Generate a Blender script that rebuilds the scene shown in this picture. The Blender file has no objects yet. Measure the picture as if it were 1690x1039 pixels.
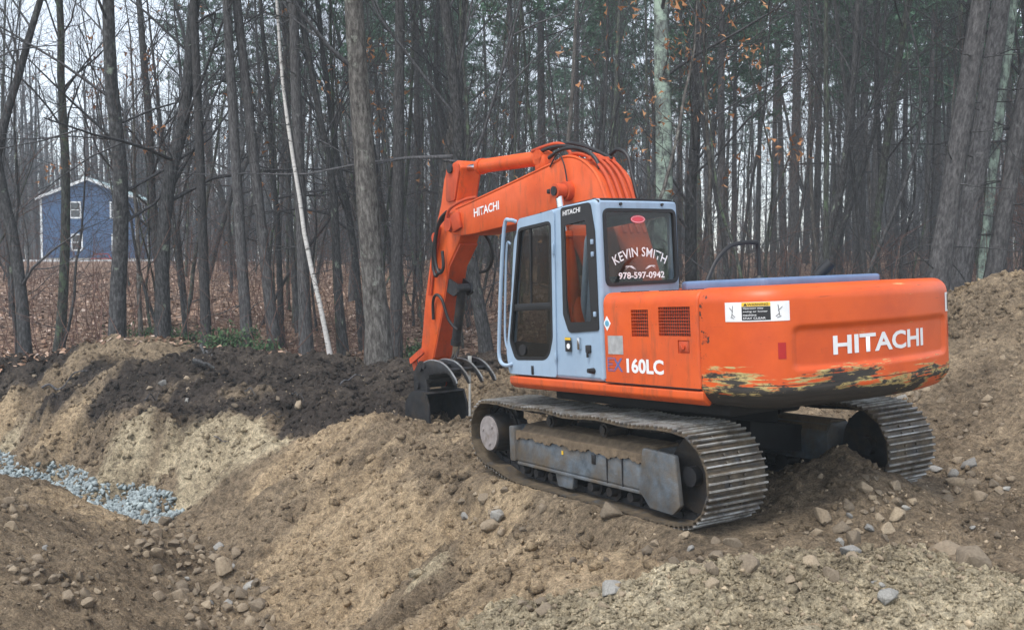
import bpy, bmesh, math, random
import numpy as np
from mathutils import Vector, Matrix, Euler
from mathutils.geometry import tessellate_polygon

# ------------------------------------------------------------------ camera, sky, sun, exposure
sc = bpy.context.scene
C = sc.collection
rad = math.radians
cam_d = bpy.data.cameras.new('camera')
cam = bpy.data.objects.new('camera', cam_d); C.objects.link(cam)
cam.location = (0, 0, 2.0923)
cam.rotation_euler = (rad(90 - 2.6023), 0, 0)
cam_d.sensor_width = 36.0; cam_d.lens = 34.683
cam_d.clip_start = 0.1; cam_d.clip_end = 3000
sc.camera = cam

SUN_EL, SUN_AZ = rad(62), rad(215)
world = bpy.data.worlds.new('World'); sc.world = world; world.use_nodes = True
wn, wl = world.node_tree.nodes, world.node_tree.links
sky = wn.new('ShaderNodeTexSky'); sky.sky_type = 'NISHITA'; sky.sun_disc = False
sky.sun_elevation = SUN_EL; sky.sun_rotation = SUN_AZ
sky.air_density = 1.0; sky.dust_density = 1.0; sky.ozone_density = 1.0
hs = wn.new('ShaderNodeHueSaturation'); hs.inputs['Saturation'].default_value = 0.42
bgn = wn['Background']; bgn.inputs['Strength'].default_value = 0.15
wl.new(sky.outputs[0], hs.inputs['Color']); wl.new(hs.outputs[0], bgn.inputs['Color'])
sun_d = bpy.data.lights.new('sun', 'SUN'); sun_d.energy = 1.4; sun_d.angle = rad(18); sun_d.color = (1, 0.97, 0.93)
sun = bpy.data.objects.new('sun', sun_d); C.objects.link(sun)
sun.rotation_euler = (rad(90) - SUN_EL, 0, -SUN_AZ + math.pi)
sc.view_settings.view_transform = 'Standard'; sc.view_settings.look = 'None'
sc.view_settings.gamma = 1.0; sc.view_settings.exposure = 1.15
sc.render.engine = 'CYCLES'
sc.cycles.use_denoising = True
sc.cycles.max_bounces = 6; sc.cycles.diffuse_bounces = 3; sc.cycles.glossy_bounces = 3
sc.cycles.transmission_bounces = 4; sc.cycles.transparent_max_bounces = 12; sc.cycles.volume_bounces = 0
sc.cycles.caustics_reflective = False; sc.cycles.caustics_refractive = False

# ------------------------------------------------------------------ helpers
rng = np.random.default_rng(11)
random.seed(5)

def tag(o, label=None, cat=None, group=None, kind=None):
    for k, v in (('label', label), ('category', cat), ('group', group), ('kind', kind)):
        if v: o[k] = v
    return o

def link(name, me, mat=None, parent=None, smooth=False, auto=None):
    o = bpy.data.objects.new(name, me); C.objects.link(o)
    if mat and not me.materials: me.materials.append(mat)
    if parent: o.parent = parent
    if smooth: me.shade_smooth()
    if auto is not None: me.set_sharp_from_angle(angle=rad(auto))
    return o

def empty(name, loc=(0, 0, 0), rot=(0, 0, 0)):
    o = bpy.data.objects.new(name, None); C.objects.link(o)
    o.location = loc; o.rotation_euler = rot; o.empty_display_size = .3
    return o

def arr_mesh(name, V, F, sides=3):
    """mesh from numpy arrays, all faces with the same number of corners"""
    V = np.asarray(V, np.float32); F = np.asarray(F, np.int32)
    me = bpy.data.meshes.new(name)
    me.vertices.add(len(V)); me.vertices.foreach_set('co', V.ravel())
    me.loops.add(F.size); me.loops.foreach_set('vertex_index', F.ravel())
    me.polygons.add(len(F))
    me.polygons.foreach_set('loop_start', np.arange(0, F.size, F.shape[1], dtype=np.int32))
    me.update(calc_edges=True)
    return me

class MB:
    """collects solids in one bmesh"""
    def __init__(s): s.bm = bmesh.new()
    def box(s, c, d, rot=None, bev=0, seg=2):
        m = Matrix.Translation(c)
        if rot: m = m @ Euler(rot).to_matrix().to_4x4()
        r = bmesh.ops.create_cube(s.bm, size=1, matrix=m @ Matrix.Diagonal((*d, 1)))
        if bev:
            es = list({e for v in r['verts'] for e in v.link_edges})
            bmesh.ops.bevel(s.bm, geom=es, offset=bev, segments=seg, affect='EDGES', profile=.5)
        return s
    def cyl(s, a, b, r0, r1=None, n=20, cap=True):
        a, b = Vector(a), Vector(b); d = b - a
        m = Matrix.Translation((a + b) / 2) @ d.to_track_quat('Z', 'Y').to_matrix().to_4x4()
        bmesh.ops.create_cone(s.bm, cap_ends=cap, segments=n, radius1=r0, radius2=r0 if r1 is None else r1, depth=d.length, matrix=m)
        return s
    def prism(s, loop, lo, hi, plane='xz', bev=0, seg=2, ang=20):
        f = {'xz': lambda a, b, h: (a, h, b), 'yz': lambda a, b, h: (h, a, b), 'xy': lambda a, b, h: (a, b, h)}[plane]
        v0 = [s.bm.verts.new(f(a, b, lo)) for a, b in loop]; v1 = [s.bm.verts.new(f(a, b, hi)) for a, b in loop]
        fs = [s.bm.faces.new(v0[::-1]), s.bm.faces.new(v1)]
        n = len(loop)
        for i in range(n):
            fs.append(s.bm.faces.new((v0[i], v0[(i + 1) % n], v1[(i + 1) % n], v1[i])))
        bmesh.ops.recalc_face_normals(s.bm, faces=fs)
        if bev:
            s.bm.normal_update()
            es = [e for e in {e for fc in fs for e in fc.edges} if e.is_manifold and e.calc_face_angle(0) > rad(ang)]
            bmesh.ops.bevel(s.bm, geom=es, offset=bev, segments=seg, affect='EDGES', profile=.5)
        return s
    def plate(s, loop, holes, h, t, plane='xz'):
        """flat plate with holes, from h to h+t"""
        f = {'xz': lambda a, b, k: (a, k, b), 'yz': lambda a, b, k: (k, a, b), 'xy': lambda a, b, k: (a, b, k)}[plane]
        loops = [loop] + list(holes)
        tris = tessellate_polygon([[Vector((a, b, 0)) for a, b in l] for l in loops])
        flat = [p for l in loops for p in l]
        v0 = [s.bm.verts.new(f(a, b, h)) for a, b in flat]; v1 = [s.bm.verts.new(f(a, b, h + t)) for a, b in flat]
        fs = []
        for i, j, k in tris:
            fs.append(s.bm.faces.new((v0[i], v0[j], v0[k]))); fs.append(s.bm.faces.new((v1[k], v1[j], v1[i])))
        o = 0
        for l in loops:
            n = len(l)
            for i in range(n):
                a, b = o + i, o + (i + 1) % n
                fs.append(s.bm.faces.new((v0[a], v0[b], v1[b], v1[a])))
            o += n
        bmesh.ops.recalc_face_normals(s.bm, faces=fs)
        return s
    def tube(s, pts, r, n=10, closed=False):
        P = [Vector(p) for p in pts]; N = len(P)
        rs = r if isinstance(r, (list, tuple)) else [r] * N
        rings = []; up = Vector((0.13, .21, .97)).normalized()
        for i in range(N):
            t = (P[min(i + 1, N - 1)] - P[max(i - 1, 0)]).normalized()
            u = t.cross(up)
            if u.length < .05: u = t.cross(Vector((1, 0, 0)))
            u.normalize(); w = u.cross(t).normalized(); up = w
            rings.append([s.bm.verts.new(P[i] + (u * math.cos(k * 2 * math.pi / n) + w * math.sin(k * 2 * math.pi / n)) * rs[i]) for k in range(n)])
        for i in range(N - 1):
            for k in range(n):
                s.bm.faces.new((rings[i][k], rings[i][(k + 1) % n], rings[i + 1][(k + 1) % n], rings[i + 1][k]))
        s.bm.faces.new(rings[0][::-1]); s.bm.faces.new(rings[-1])
        return s
    def build(s, name, mat, parent=None, auto=35):
        me = bpy.data.meshes.new(name); bmesh.ops.recalc_face_normals(s.bm, faces=s.bm.faces[:])
        s.bm.to_mesh(me); s.bm.free()
        me.shade_smooth(); me.set_sharp_from_angle(angle=rad(auto))
        return link(name, me, mat, parent)

def rloop(pts, r, seg=5):
    """polygon with rounded corners; r a number or one per corner"""
    n = len(pts); out = []
    rs = r if isinstance(r, (list, tuple)) else [r] * n
    for i in range(n):
        p = Vector(pts[i]); a = Vector(pts[i - 1]) - p; b = Vector(pts[(i + 1) % n]) - p
        la, lb = a.length, b.length; a /= la; b /= lb
        th = a.angle(b); t = min(rs[i] / math.tan(th / 2), la * .48, lb * .48)
        q0, q1 = p + a * t, p + b * t
        for k in range(seg + 1):
            u = k / seg
            out.append(tuple((q0 * (1 - u) ** 2 + p * 2 * u * (1 - u) + q1 * u * u)))
    return out

def catmull(pts, n=8):
    P = [Vector(p) for p in pts]; out = []
    for i in range(len(P) - 1):
        a, b, c, d = P[max(i - 1, 0)], P[i], P[i + 1], P[min(i + 2, len(P) - 1)]
        for k in range(n):
            t = k / n
            out.append(.5 * ((2 * b) + (c - a) * t + (2 * a - 5 * b + 4 * c - d) * t * t + (3 * b - a - 3 * c + d) * t ** 3))
    out.append(P[-1]); return out

def boolean(o, cutters):
    for c in cutters:
        m = o.modifiers.new('b', 'BOOLEAN'); m.operation = 'DIFFERENCE'; m.object = c; m.solver = 'EXACT'
        dg = bpy.context.evaluated_depsgraph_get()
        me = bpy.data.meshes.new_from_object(o.evaluated_get(dg))
        o.modifiers.clear(); old = o.data; o.data = me; bpy.data.meshes.remove(old)
        bpy.data.objects.remove(c); bpy.context.view_layer.update()
    o.data.shade_smooth(); o.data.set_sharp_from_angle(angle=rad(30))

def text_mesh(body, size_w, height, fn, bold=0.0, spacing=1.0, shear=0.0):
    """lettering as flat geometry: fn maps (u in 0..size_w, v in 0..height) to 3D"""
    cu = bpy.data.curves.new('t', 'FONT'); cu.body = body; cu.size = 1; cu.offset = bold; cu.space_character = spacing
    cu.shear = shear; cu.resolution_u = 3
    o = bpy.data.objects.new('t', cu); C.objects.link(o)
    dg = bpy.context.evaluated_depsgraph_get()
    me = bpy.data.meshes.new_from_object(o.evaluated_get(dg))
    bpy.data.objects.remove(o); bpy.data.curves.remove(cu)
    co = np.zeros(len(me.vertices) * 3); me.vertices.foreach_get('co', co); co = co.reshape(-1, 3)
    mn, mx = co.min(0), co.max(0)
    u = (co[:, 0] - mn[0]) / (mx[0] - mn[0]) * size_w; v = (co[:, 1] - mn[1]) / (mx[1] - mn[1]) * height
    co = np.array([fn(a, b) for a, b in zip(u, v)])
    me.vertices.foreach_set('co', co.ravel()); me.update()
    return me

# ------------------------------------------------------------------ materials
def mat(name): 
    m = bpy.data.materials.new(name); m.use_nodes = True
    nt = m.node_tree; return m, nt.nodes, nt.links, nt.nodes['Principled BSDF']

def noise(n, l, scale, detail=4, rough=.55, coord=None, vec=None, dist=0):
    t = n.new('ShaderNodeTexNoise'); t.inputs['Scale'].default_value = scale
    t.inputs['Detail'].default_value = detail; t.inputs['Roughness'].default_value = rough; t.inputs['Distortion'].default_value = dist
    if vec is not None: l.new(vec, t.inputs['Vector'])
    return t.outputs['Fac']

def ramp(n, l, fac, stops, interp='LINEAR'):
    r = n.new('ShaderNodeValToRGB'); l.new(fac, r.inputs[0]); e = r.color_ramp.elements
    r.color_ramp.interpolation = interp
    while len(e) < len(stops): e.new(.5)
    for i, (p, c) in enumerate(stops):
        e[i].position = p; e[i].color = (*c, 1) if not isinstance(c, (int, float)) else (c, c, c, 1)
    return r.outputs[0]

def mixc(n, l, fac, a, b, mode='MIX'):
    m = n.new('ShaderNodeMix'); m.data_type = 'RGBA'; m.blend_type = mode
    for s, i in ((fac, 0), (a, 6), (b, 7)):
        if isinstance(s, (int, float)): m.inputs[i].default_value = s
        elif isinstance(s, tuple): m.inputs[i].default_value = (*s, 1)
        else: l.new(s, m.inputs[i])
    return m.outputs[2]

def math_n(n, l, op, a, b=None, clamp=False):
    m = n.new('ShaderNodeMath'); m.operation = op; m.use_clamp = clamp
    for s, i in ((a, 0), (b, 1)):
        if s is None: continue
        if isinstance(s, (int, float)): m.inputs[i].default_value = s
        else: l.new(s, m.inputs[i])
    return m.outputs[0]

def objco(n, l, scale=(1, 1, 1), rot=(0, 0, 0), kind='Object'):
    tc = n.new('ShaderNodeTexCoord'); mp = n.new('ShaderNodeMapping')
    mp.inputs['Scale'].default_value = scale; mp.inputs['Rotation'].default_value = rot
    l.new(tc.outputs[kind], mp.inputs[0]); return mp.outputs[0]

def bump(n, l, b, h, strength=.3, dist=.02):
    k = n.new('ShaderNodeBump'); k.inputs['Strength'].default_value = strength; k.inputs['Distance'].default_value = dist
    l.new(h, k.inputs['Height']); l.new(k.outputs[0], b.inputs['Normal']); return k

def simple(name, col, rough=.5, metal=0, var=.25, scale=8, dirt=0, dirtcol=(.12, .085, .055), spec=.5, bmp=0):
    m, n, l, b = mat(name); co = objco(n, l)
    f = noise(n, l, scale, 5, .6, vec=co)
    c = ramp(n, l, f, [(.25, tuple(x * (1 - var) for x in col)), (.75, tuple(min(1, x * (1 + var)) for x in col))])
    if dirt:
        f2 = noise(n, l, scale * .35, 7, .7, vec=co)
        c = mixc(n, l, ramp(n, l, f2, [(.62 - dirt * .35, 0), (.78 - dirt * .2, 1)]), c, dirtcol)
    l.new(c, b.inputs['Base Color']); b.inputs['Roughness'].default_value = rough; b.inputs['Metallic'].default_value = metal
    b.inputs['Specular IOR Level'].default_value = spec
    if bmp: bump(n, l, b, noise(n, l, scale * 4, 5, .65, vec=co), bmp, .01)
    return m

# ------------------------------------------------------------------ terrain
CP = """-2.38 13.52 -0.06 s;-2.02 13.32 -0 s;-1.64 12.92 -0.06 b;-1.09 12.11 -0.07 b;-0.65 11.11 -0.14 b;-0.29 10.31 -0.17 s;0.09 9.71 -0.22 s;0.58 8.9 -
0.22 b;1.05 8.21 -0.17 b;1.33 7.51 -0.05 b;-2.88 13.5 -0.37 s;-3.2 13.09 -0.7 s;-3.5 12.67 -1.08 b;-4.08 12.76 -1.35 b;-1.81 11.89 -0.52 s;-
1.32 10.89 -0.64 s;-0.88 9.78 -0.67 s;-0.26 9.2 -0.39 s;-1.99 10.87 -0.98 s;-2.25 10.46 -1.19 s;-2.34 9.76 -1.28 s;-1.44 9.47 -1.06 s;-0.8 8.88 -
0.75 p;-0.23 8.39 -0.54 s;-0.77 8.57 -0.92 b;-1.23 8.76 -1.1 b;0.27 7.8 -0.3 s;0.71 7.4 -0.18 s;0.02 7.19 -0.39 s;-4.15 12.26 -1.37 b;-3.5 11.15 -
1.41 b;-2.82 10.15 -1.41 b;-2.47 9.55 -1.44 b;-1.95 8.55 -1.4 b;-4.73 13.26 -1.36 g;-5.51 13.76 -1.31 g;-6.86 14.86 -1.31 g;-8.46 16.16 -1.3 g;-
4.91 13.76 -1.34 g;-5.74 14.36 -1.33 g;-7.28 15.76 -1.37 g;-8.98 17.16 -1.35 g;-11.26 18.86 -1.4 g;-4.76 13.76 -1.36 p;-4.55 14.3 -0.38 p;-3.91 14.2 -
0.45 p;-5.81 14.8 -0.42 p;-5.78 14.46 -1.32 p;-7.5 16.3 -0.52 s;-7.32 15.86 -1.35 p;-9.29 17.79 -0.7 s;-9.06 17.31 -1.34 p;-3.4 13.9 -0.39 p;-
3.87 15.11 -0.19 d;-5.22 15.52 -0.08 d;-6.54 16.42 -0.03 d;-7.96 17.32 -0.09 d;-9.65 18.52 -0.18 d;-10.12 19.44 0.28 d;-8.83 19.24 0.4 d;-
7.64 18.95 0.62 b;-6.75 18.75 0.54 b;-5.68 18.25 0.47 d;-4.54 17.74 0.4 d;-3.88 17.24 0.32 d;-2.94 16.73 0.24 d;-2.05 16.23 0.25 d;-
1.58 15.53 0.31 d;-2.5 14.22 -0.1 d;-1.79 14.12 -0.1 d;-3.05 14.31 -0.26 d;-0.88 13.61 -0.11 b;-1.42 13.91 -0.11 d;-0.41 14.83 0.18 b;-
0.46 16.74 0.42 d;-
1.23 15.94 0.38 d;0.46 13.53 0.3 b;0.57 16.94 0.48 d;1.62 16.95 0.59 b;6.01 13.49 1.6 b;6.66 14 1.75 b;7.53 14.51 1.94 s;8.8 15.02 2.14 s;5.8 12.47 1.
21 b;6.23 11.97 1.25 b;5.18 11.75 0.68 b;5.37 10.95 0.71 b;5.4 10.34 0.6 b;4.39 9.91 -
0.03 b;4.74 9.62 0.04 b;4.83 9.22 0.07 b;5.57 9.43 0.26 b;5.15 13.17 1.16 b;4.57 13.36 0.82 b;1.59 7.22 0.06 b;2.07 7.32 0.07 b;2.82 7.52 0.1 b;3.55 8
.12 0.11 s;3.86 7.72 0.11 b;3.74 7.12 0.08 b;3.25 6.91 0.05 b;4.11 6.92 0.14 b;2.88 8.53 0.45 b;2.61 8.43 0.35 b;3.12 8.48 0.31 b;2.31 8.02 0.16 b;2.6
9 7.82 0.2 b;3.32 8.17 0.14 b;2.56 7.42 0.07 b;2.66 9.22 0.07 b;3.27 9.52 0.18 b;-0.18 5.22 0.19 p;-
0.05 5.12 0.3 p;0.17 5.03 0.37 p;0.48 4.93 0.42 p;0.78 4.93 0.51 p;1.11 5.03 0.5 p;1.43 5.04 0.56 p;1.77 5.14 0.55 p;2.13 5.24 0.54 p;2.5 5.33 0.45 p;
2.67 5.33 0.37 p;2.8 5.32 0.26 b;-0.05 5.71 -0.1 s;0.53 5.51 -0 b;1.25 5.66 0.06 b;1.99 5.77 0.1 b;2.78 5.91 0.07 b;0.4 4.13 0.41 p;1.43 4.13 0.46 p;-
0.45 4.91 -0.07 s;-0.98 6.38 -0.72 b;-6.38 12.19 -0.51 b;-5.88 12.09 -0.56 b;-5.43 12.08 -0.75 s;-4.98 12.07 -0.94 s;-4.64 12.36 -1.22 b;-5.61 10.69 -
0.59 b;-4.94 10.68 -0.79 b;-4.16 10.37 -1.03 b;-4.77 9.09 -0.59 b;-4.21 9.08 -0.81 b;-3.64 9.07 -1.04 b;-3.08 9.06 -1.26 b;-4.05 7.69 -0.56 b;-
3.57 7.68 -0.75 b;-5.22 8.9 -0.42 b;-7.06 10.9 -0.3 b;-3.37 6.39 -0.52 b;-2.61 6.48 -0.76 b;-1.97 7.07 -1.02 b;-6.88 8.93 0.25 b;-8.56 13.89 -
0.7 b;1.285 7.658 0 b;-0.2525 10.23 -0.11 b;3.55 9.01 0.08 b;2.01 11.59 -0.04 b;1.65 9.62 0.03 b;0.5 8.95 -0.05 b;2.8 10.3 0.03 b;-0.75 11 -
0.1 b;1.5 12.5 0 b;0.5 12 0 b;3.6 8.3 0.07 b;1.7 7.2 0.02 b;0 0 0.45 b;-2 2 0.3 b;2 2 0.45 b;5 3 0.5 b;-5 4 0.3 b;8 7 0.5 b;-9 6 0.4 b;-
12 10 0.4 b;9 12 1.8 b;13 14 2.2 b;12 20 0.6 l;8 20 0.4 l;4 19.5 0.15 l;1 20 0.1 l;-2 20.5 0 l;-5 21.5 -0.05 l;-8 22 0.1 l;-12 23 0.2 l;-16 22 0.2 l;-
14 16 0.2 b;0 26 0.4 l;-10 28 0.6 l;10 27 0.7 l;-20 30 0.8 l;20 28 0.9 l;0 36 0.95 l;-14 40 1.5 l;14 40 1.3 l;-30 45 2 l;30 45 1.7 l;0 60 2.2 l;-
30 62 2.6 l;35 65 2.4 l"""
rows = [r.split() for r in CP.replace('\n', '').split(';')]
P = np.array([[float(v) for v in r[:3]] for r in rows]); cls = [r[3] for r in rows]
def fit_rbf(P):
    n = len(P); D = np.hypot(P[:, None, 0] - P[None, :, 0], P[:, None, 1] - P[None, :, 1])
    A = np.zeros((n + 3, n + 3)); A[:n, :n] = -D + np.eye(n) * .02; A[:n, n] = A[n, :n] = 1
    A[:n, n + 1:] = P[:, :2]; A[n + 1:, :n] = P[:, :2].T
    return np.linalg.solve(A, np.r_[P[:, 2], 0, 0, 0])
W_RBF = fit_rbf(P)

_perm = rng.permutation(256); _g = rng.normal(size=(256, 2)); _g /= np.linalg.norm(_g, axis=1)[:, None]
def perlin(x, y, seed=0):
    xi, yi = np.floor(x).astype(int), np.floor(y).astype(int); xf, yf = x - xi, y - yi
    h = lambda a, b: _g[_perm[(_perm[(a + seed * 17) & 255] + b) & 255]]
    d = lambda a, b, u, v: (lambda g: g[..., 0] * u + g[..., 1] * v)(h(a, b))
    s = lambda t: t * t * t * (t * (t * 6 - 15) + 10)
    u, v = s(xf), s(yf)
    a = d(xi, yi, xf, yf) * (1 - u) + d(xi + 1, yi, xf - 1, yf) * u
    b = d(xi, yi + 1, xf, yf - 1) * (1 - u) + d(xi + 1, yi + 1, xf - 1, yf - 1) * u
    return (a * (1 - v) + b * v) * 1.5
def fbm(x, y, f, o=4, seed=0, ridge=False):
    t, a = 0, 1.0
    for k in range(o):
        p = perlin(x * f, y * f, seed + k); t = t + a * ((1 - 2 * abs(p)) if ridge else p); f *= 2.07; a *= .5
    return t
EX_LOC = (1.64838, 9.62269, 0.0); EX_ROT = (-.025772, .040309, 2.109503)
EXM = Matrix.Translation(EX_LOC) @ Euler(EX_ROT).to_matrix().to_4x4(); EXI = np.array(EXM.inverted())
def sstep(a, b, x): t = np.clip((x - a) / (b - a), 0, 1); return t * t * (3 - 2 * t)
def class_mask(x, y, want, power=3.0):
    w = np.zeros_like(x); tot = np.zeros_like(x)
    for (px, py, _), c in zip(P, cls):
        k = 1 / ((x - px) ** 2 + (y - py) ** 2 + .03) ** (power / 2)
        tot += k
        if c in want: w += k
    return w / tot
def ground_z(x, y):
    x = np.asarray(x, float); y = np.asarray(y, float)
    ox, oy = x, y
    wm = sstep(13.0, 14.0, y + .12 * x) * (1 - sstep(19, 21, y)) + .35 * sstep(-1.2, -2.0, x) * (y < 14)
    x, y = ox + wm * (fbm(ox, oy, 1.1, 3, 81) * .20 + fbm(ox, oy, 5, 2, 85) * .07), oy + wm * (fbm(ox, oy, 1.3, 3, 91) * .22 + fbm(ox, oy, 5, 2, 95) * .09)
    n = len(P); z = W_RBF[n] + W_RBF[n + 1] * x + W_RBF[n + 2] * y
    for i in range(n): z = z - W_RBF[i] * np.hypot(x - P[i, 0], y - P[i, 1])
    x, y = ox, oy
    far = sstep(60, 90, np.hypot(x, y))
    z = z * (1 - far) + far * (3.12 + .006 * (np.hypot(x, y) - 80) + .5 * np.sin(x * .05))
    far2 = sstep(22, 30, -y) ; z = z * (1 - far2) + far2 * .5
    # lumps, gullies and clods, none under the tracks
    ex = EXI[0, 0] * x + EXI[0, 1] * y + EXI[0, 3]; ey = EXI[1, 0] * x + EXI[1, 1] * y + EXI[1, 3]
    pad = sstep(1.9, 2.5, abs(ex)) + sstep(.38, .75, np.minimum(abs(ey - 1.02), abs(ey + 1.02)))
    pad = np.clip(pad, 0.12, 1)
    dirt = 1 - sstep(19, 22, y)
    bank = sstep(13.3, 14.2, y + .12 * x) * dirt
    lumps = fbm(x, y, .9, 3, 3) * (.06 + .11 * bank) + fbm(x, y, 2.7, 4, 9, True) * (.032 + .04 * bank) + fbm(x, y, 7, 2, 21, True) * .026 + fbm(x, y, 13, 1, 25) * .016
    u, v = -.6 * x + .8 * y, .8 * x + .6 * y
    slope = sstep(-5.2, -4.2, x) * sstep(.6, -.4, x) * sstep(14.3, 13.6, y) * sstep(6.5, 7.5, y)
    gul = ((fbm(u * 1.15, v * .28, 1.0, 3, 33, True) - 1.0) * .11 + (fbm(u * 3.2, v * .6, 1.0, 4, 31, True) - .9) * .055) * slope
    tg = np.clip(((x + 4.7) * -4.3 + (y - 13.5) * 3.4) / (4.3 ** 2 + 3.4 ** 2), 0, 1.4)
    lumps = lumps * (.25 + .75 * sstep(.25, .7, np.hypot(x + 4.7 + 4.3 * tg, y - 13.5 - 3.4 * tg)))
    z = z + (lumps * dirt + gul) * pad
    n3 = EXI[2]; plane = -(n3[0] * (x - EX_LOC[0]) + n3[1] * (y - EX_LOC[1])) / n3[2]
    on = sstep(.62, .36, np.minimum(abs(ey - 1.02), abs(ey + 1.02))) * sstep(2.0, 1.62, abs(ex))
    z = z * (1 - on) + on * (plane + .042 + fbm(x, y, 6, 2, 61) * .012)
    tread = sstep(.34, .28, abs(abs(ey) - 1.02)) * sstep(-1.8, -2.2, ex) * sstep(-5.5, -4.5, ex)
    z = z + tread * (.012 * np.sin(ex * 2 * np.pi / .18) - .02)
    rm = np.hypot((x - 2.88) * 1.0, (y - 8.50) * (np.where(y < 8.5, .78, 1.25)))
    heap = .53 - .52 * rm + fbm(x, y, 2.6, 4, 71) * .07 + fbm(x, y, 9, 2, 73, True) * .02
    z = np.maximum(z, heap)
    z = z - .60 * np.exp(-(((x + .90) / .26) ** 2 + ((y - 8.40) / .15) ** 2) ** 1.5)
    z = z + (1 - dirt) * (fbm(x, y, .25, 3, 41) * .16 + fbm(x, y, 2.0, 2, 44) * .03) * (1 - far)
    return z

def axis(dense, near, farv):
    a, b, st = dense; mid = np.arange(a, b + 1e-6, st)
    def grow(start, end, s0):
        out = []; p = start; s = s0
        while p < end: s *= 1.16; p += s; out.append(min(p, end))
        return np.array(out)
    return np.r_[a - grow(0, a - near, st)[::-1], mid, b + grow(0, farv - b, st)]
gx = axis((-11.5, 9.5, .036), -260, 260); gy = axis((3.9, 20.5, .036), -60, 300)
GX, GY = np.meshgrid(gx, gy); GZ = ground_z(GX, GY)
def gz(x, y):
    i = int(np.clip(np.searchsorted(gx, x) - 1, 0, len(gx) - 2)); j = int(np.clip(np.searchsorted(gy, y) - 1, 0, len(gy) - 2))
    u = (x - gx[i]) / (gx[i + 1] - gx[i]); v = (y - gy[j]) / (gy[j + 1] - gy[j])
    return float((GZ[j, i] * (1 - u) + GZ[j, i + 1] * u) * (1 - v) + (GZ[j + 1, i] * (1 - u) + GZ[j + 1, i + 1] * u) * v)
def gnormal(x, y, e=.06):
    return Vector((gz(x - e, y) - gz(x + e, y), gz(x, y - e) - gz(x, y + e), 2 * e)).normalized()
nx, ny = len(gx), len(gy)
idx = np.arange(nx * ny).reshape(ny, nx)
F = np.stack([idx[:-1, :-1], idx[:-1, 1:], idx[1:, 1:], idx[1:, :-1]], -1).reshape(-1, 4)
gme = arr_mesh('ground', np.stack([GX, GY, GZ], -1).reshape(-1, 3), F)
wob = fbm(GX, GY, 1.3, 6, 51) * .55
streak = fbm((-.6 * GX + .8 * GY) * 2.6, (.8 * GX + .6 * GY) * .35, 1.0, 5, 53)
dark = class_mask(GX, GY, 'd'); pale = class_mask(GX, GY, 'p'); leafm = sstep(18.6, 20.2, GY + wob * 1.2 + .10 * GX * (GX < 0))
dark = sstep(.28, .62, dark + wob * .55); pale = sstep(.40, .66, pale + wob * .42)
sand = sstep(.30, .7, class_mask(GX, GY, 's') + wob * .25 + streak * .38)
col = np.stack([dark, pale, leafm, sand], -1).reshape(-1, 4).astype(np.float32)
at = gme.color_attributes.new('soil', 'FLOAT_COLOR', 'POINT'); at.data.foreach_set('color', col.ravel())

def ground_material():
    m, n, l, b = mat('soil')
    a = n.new('ShaderNodeVertexColor'); a.layer_name = 'soil'
    sp = n.new('ShaderNodeSeparateColor'); l.new(a.outputs['Color'], sp.inputs[0])
    co = objco(n, l)
    f1 = noise(n, l, 1.1, 9, .68, vec=co); f2 = noise(n, l, 14, 8, .72, vec=co); f3 = noise(n, l, 60, 5, .7, vec=co)
    brown = ramp(n, l, f1, [(.3, (0.147, 0.109, 0.071)), (.5, (0.259, 0.196, 0.127)), (.72, (0.393, 0.302, 0.198))])
    sandc = ramp(n, l, f1, [(.3, (0.281, 0.205, 0.124)), (.5, (0.442, 0.330, 0.204)), (.72, (0.612, 0.468, 0.300))])
    palec = ramp(n, l, f1, [(.3, (0.287, 0.228, 0.149)), (.52, (0.521, 0.432, 0.287)), (.75, (0.774, 0.662, 0.461))])
    darkc = ramp(n, l, f1, [(.3, (0.030, 0.024, 0.019)), (.5, (0.061, 0.048, 0.039)), (.72, (0.128, 0.102, 0.078))])
    c = mixc(n, l, a.outputs['Alpha'], brown, sandc)
    c = mixc(n, l, sp.outputs[1], c, palec); c = mixc(n, l, sp.outputs[0], c, darkc)
    c = mixc(n, l, 1.0, c, ramp(n, l, f2, [(.30, .26), (.46, .88), (.68, 1.6)]), 'MULTIPLY')
    c = mixc(n, l, 1.0, c, ramp(n, l, f3, [(.32, .55), (.68, 1.4)]), 'MULTIPLY')
    # fallen leaves
    vo = n.new('ShaderNodeTexVoronoi'); vo.inputs['Scale'].default_value = 9; vo.inputs['Randomness'].default_value = 1; l.new(co, vo.inputs['Vector'])
    sv = n.new('ShaderNodeSeparateColor'); l.new(vo.outputs['Color'], sv.inputs[0])
    lc = ramp(n, l, sv.outputs[0], [(0, (.07, .040, .026)), (.35, (.22, .130, .085)), (.7, (.38, .245, .165)), (1, (.58, .43, .33))])
    lc = mixc(n, l, 1.0, lc, ramp(n, l, noise(n, l, .5, 6, .65, vec=co), [(.3, .5), (.7, 1.15)]), 'MULTIPLY')
    c = mixc(n, l, sp.outputs[2], c, lc)
    l.new(c, b.inputs['Base Color']); b.inputs['Roughness'].default_value = .92; b.inputs['Specular IOR Level'].default_value = .25
    h = math_n(n, l, 'ADD', math_n(n, l, 'MULTIPLY', f2, 1.0), math_n(n, l, 'MULTIPLY', f3, .45))
    h = math_n(n, l, 'ADD', h, math_n(n, l, 'MULTIPLY', sv.outputs[1], .25))
    bump(n, l, b, h, 1.0, .085)
    return m
M_SOIL = ground_material()
ground = link('ground', gme, M_SOIL, smooth=True); tag(ground, kind='structure')

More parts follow.
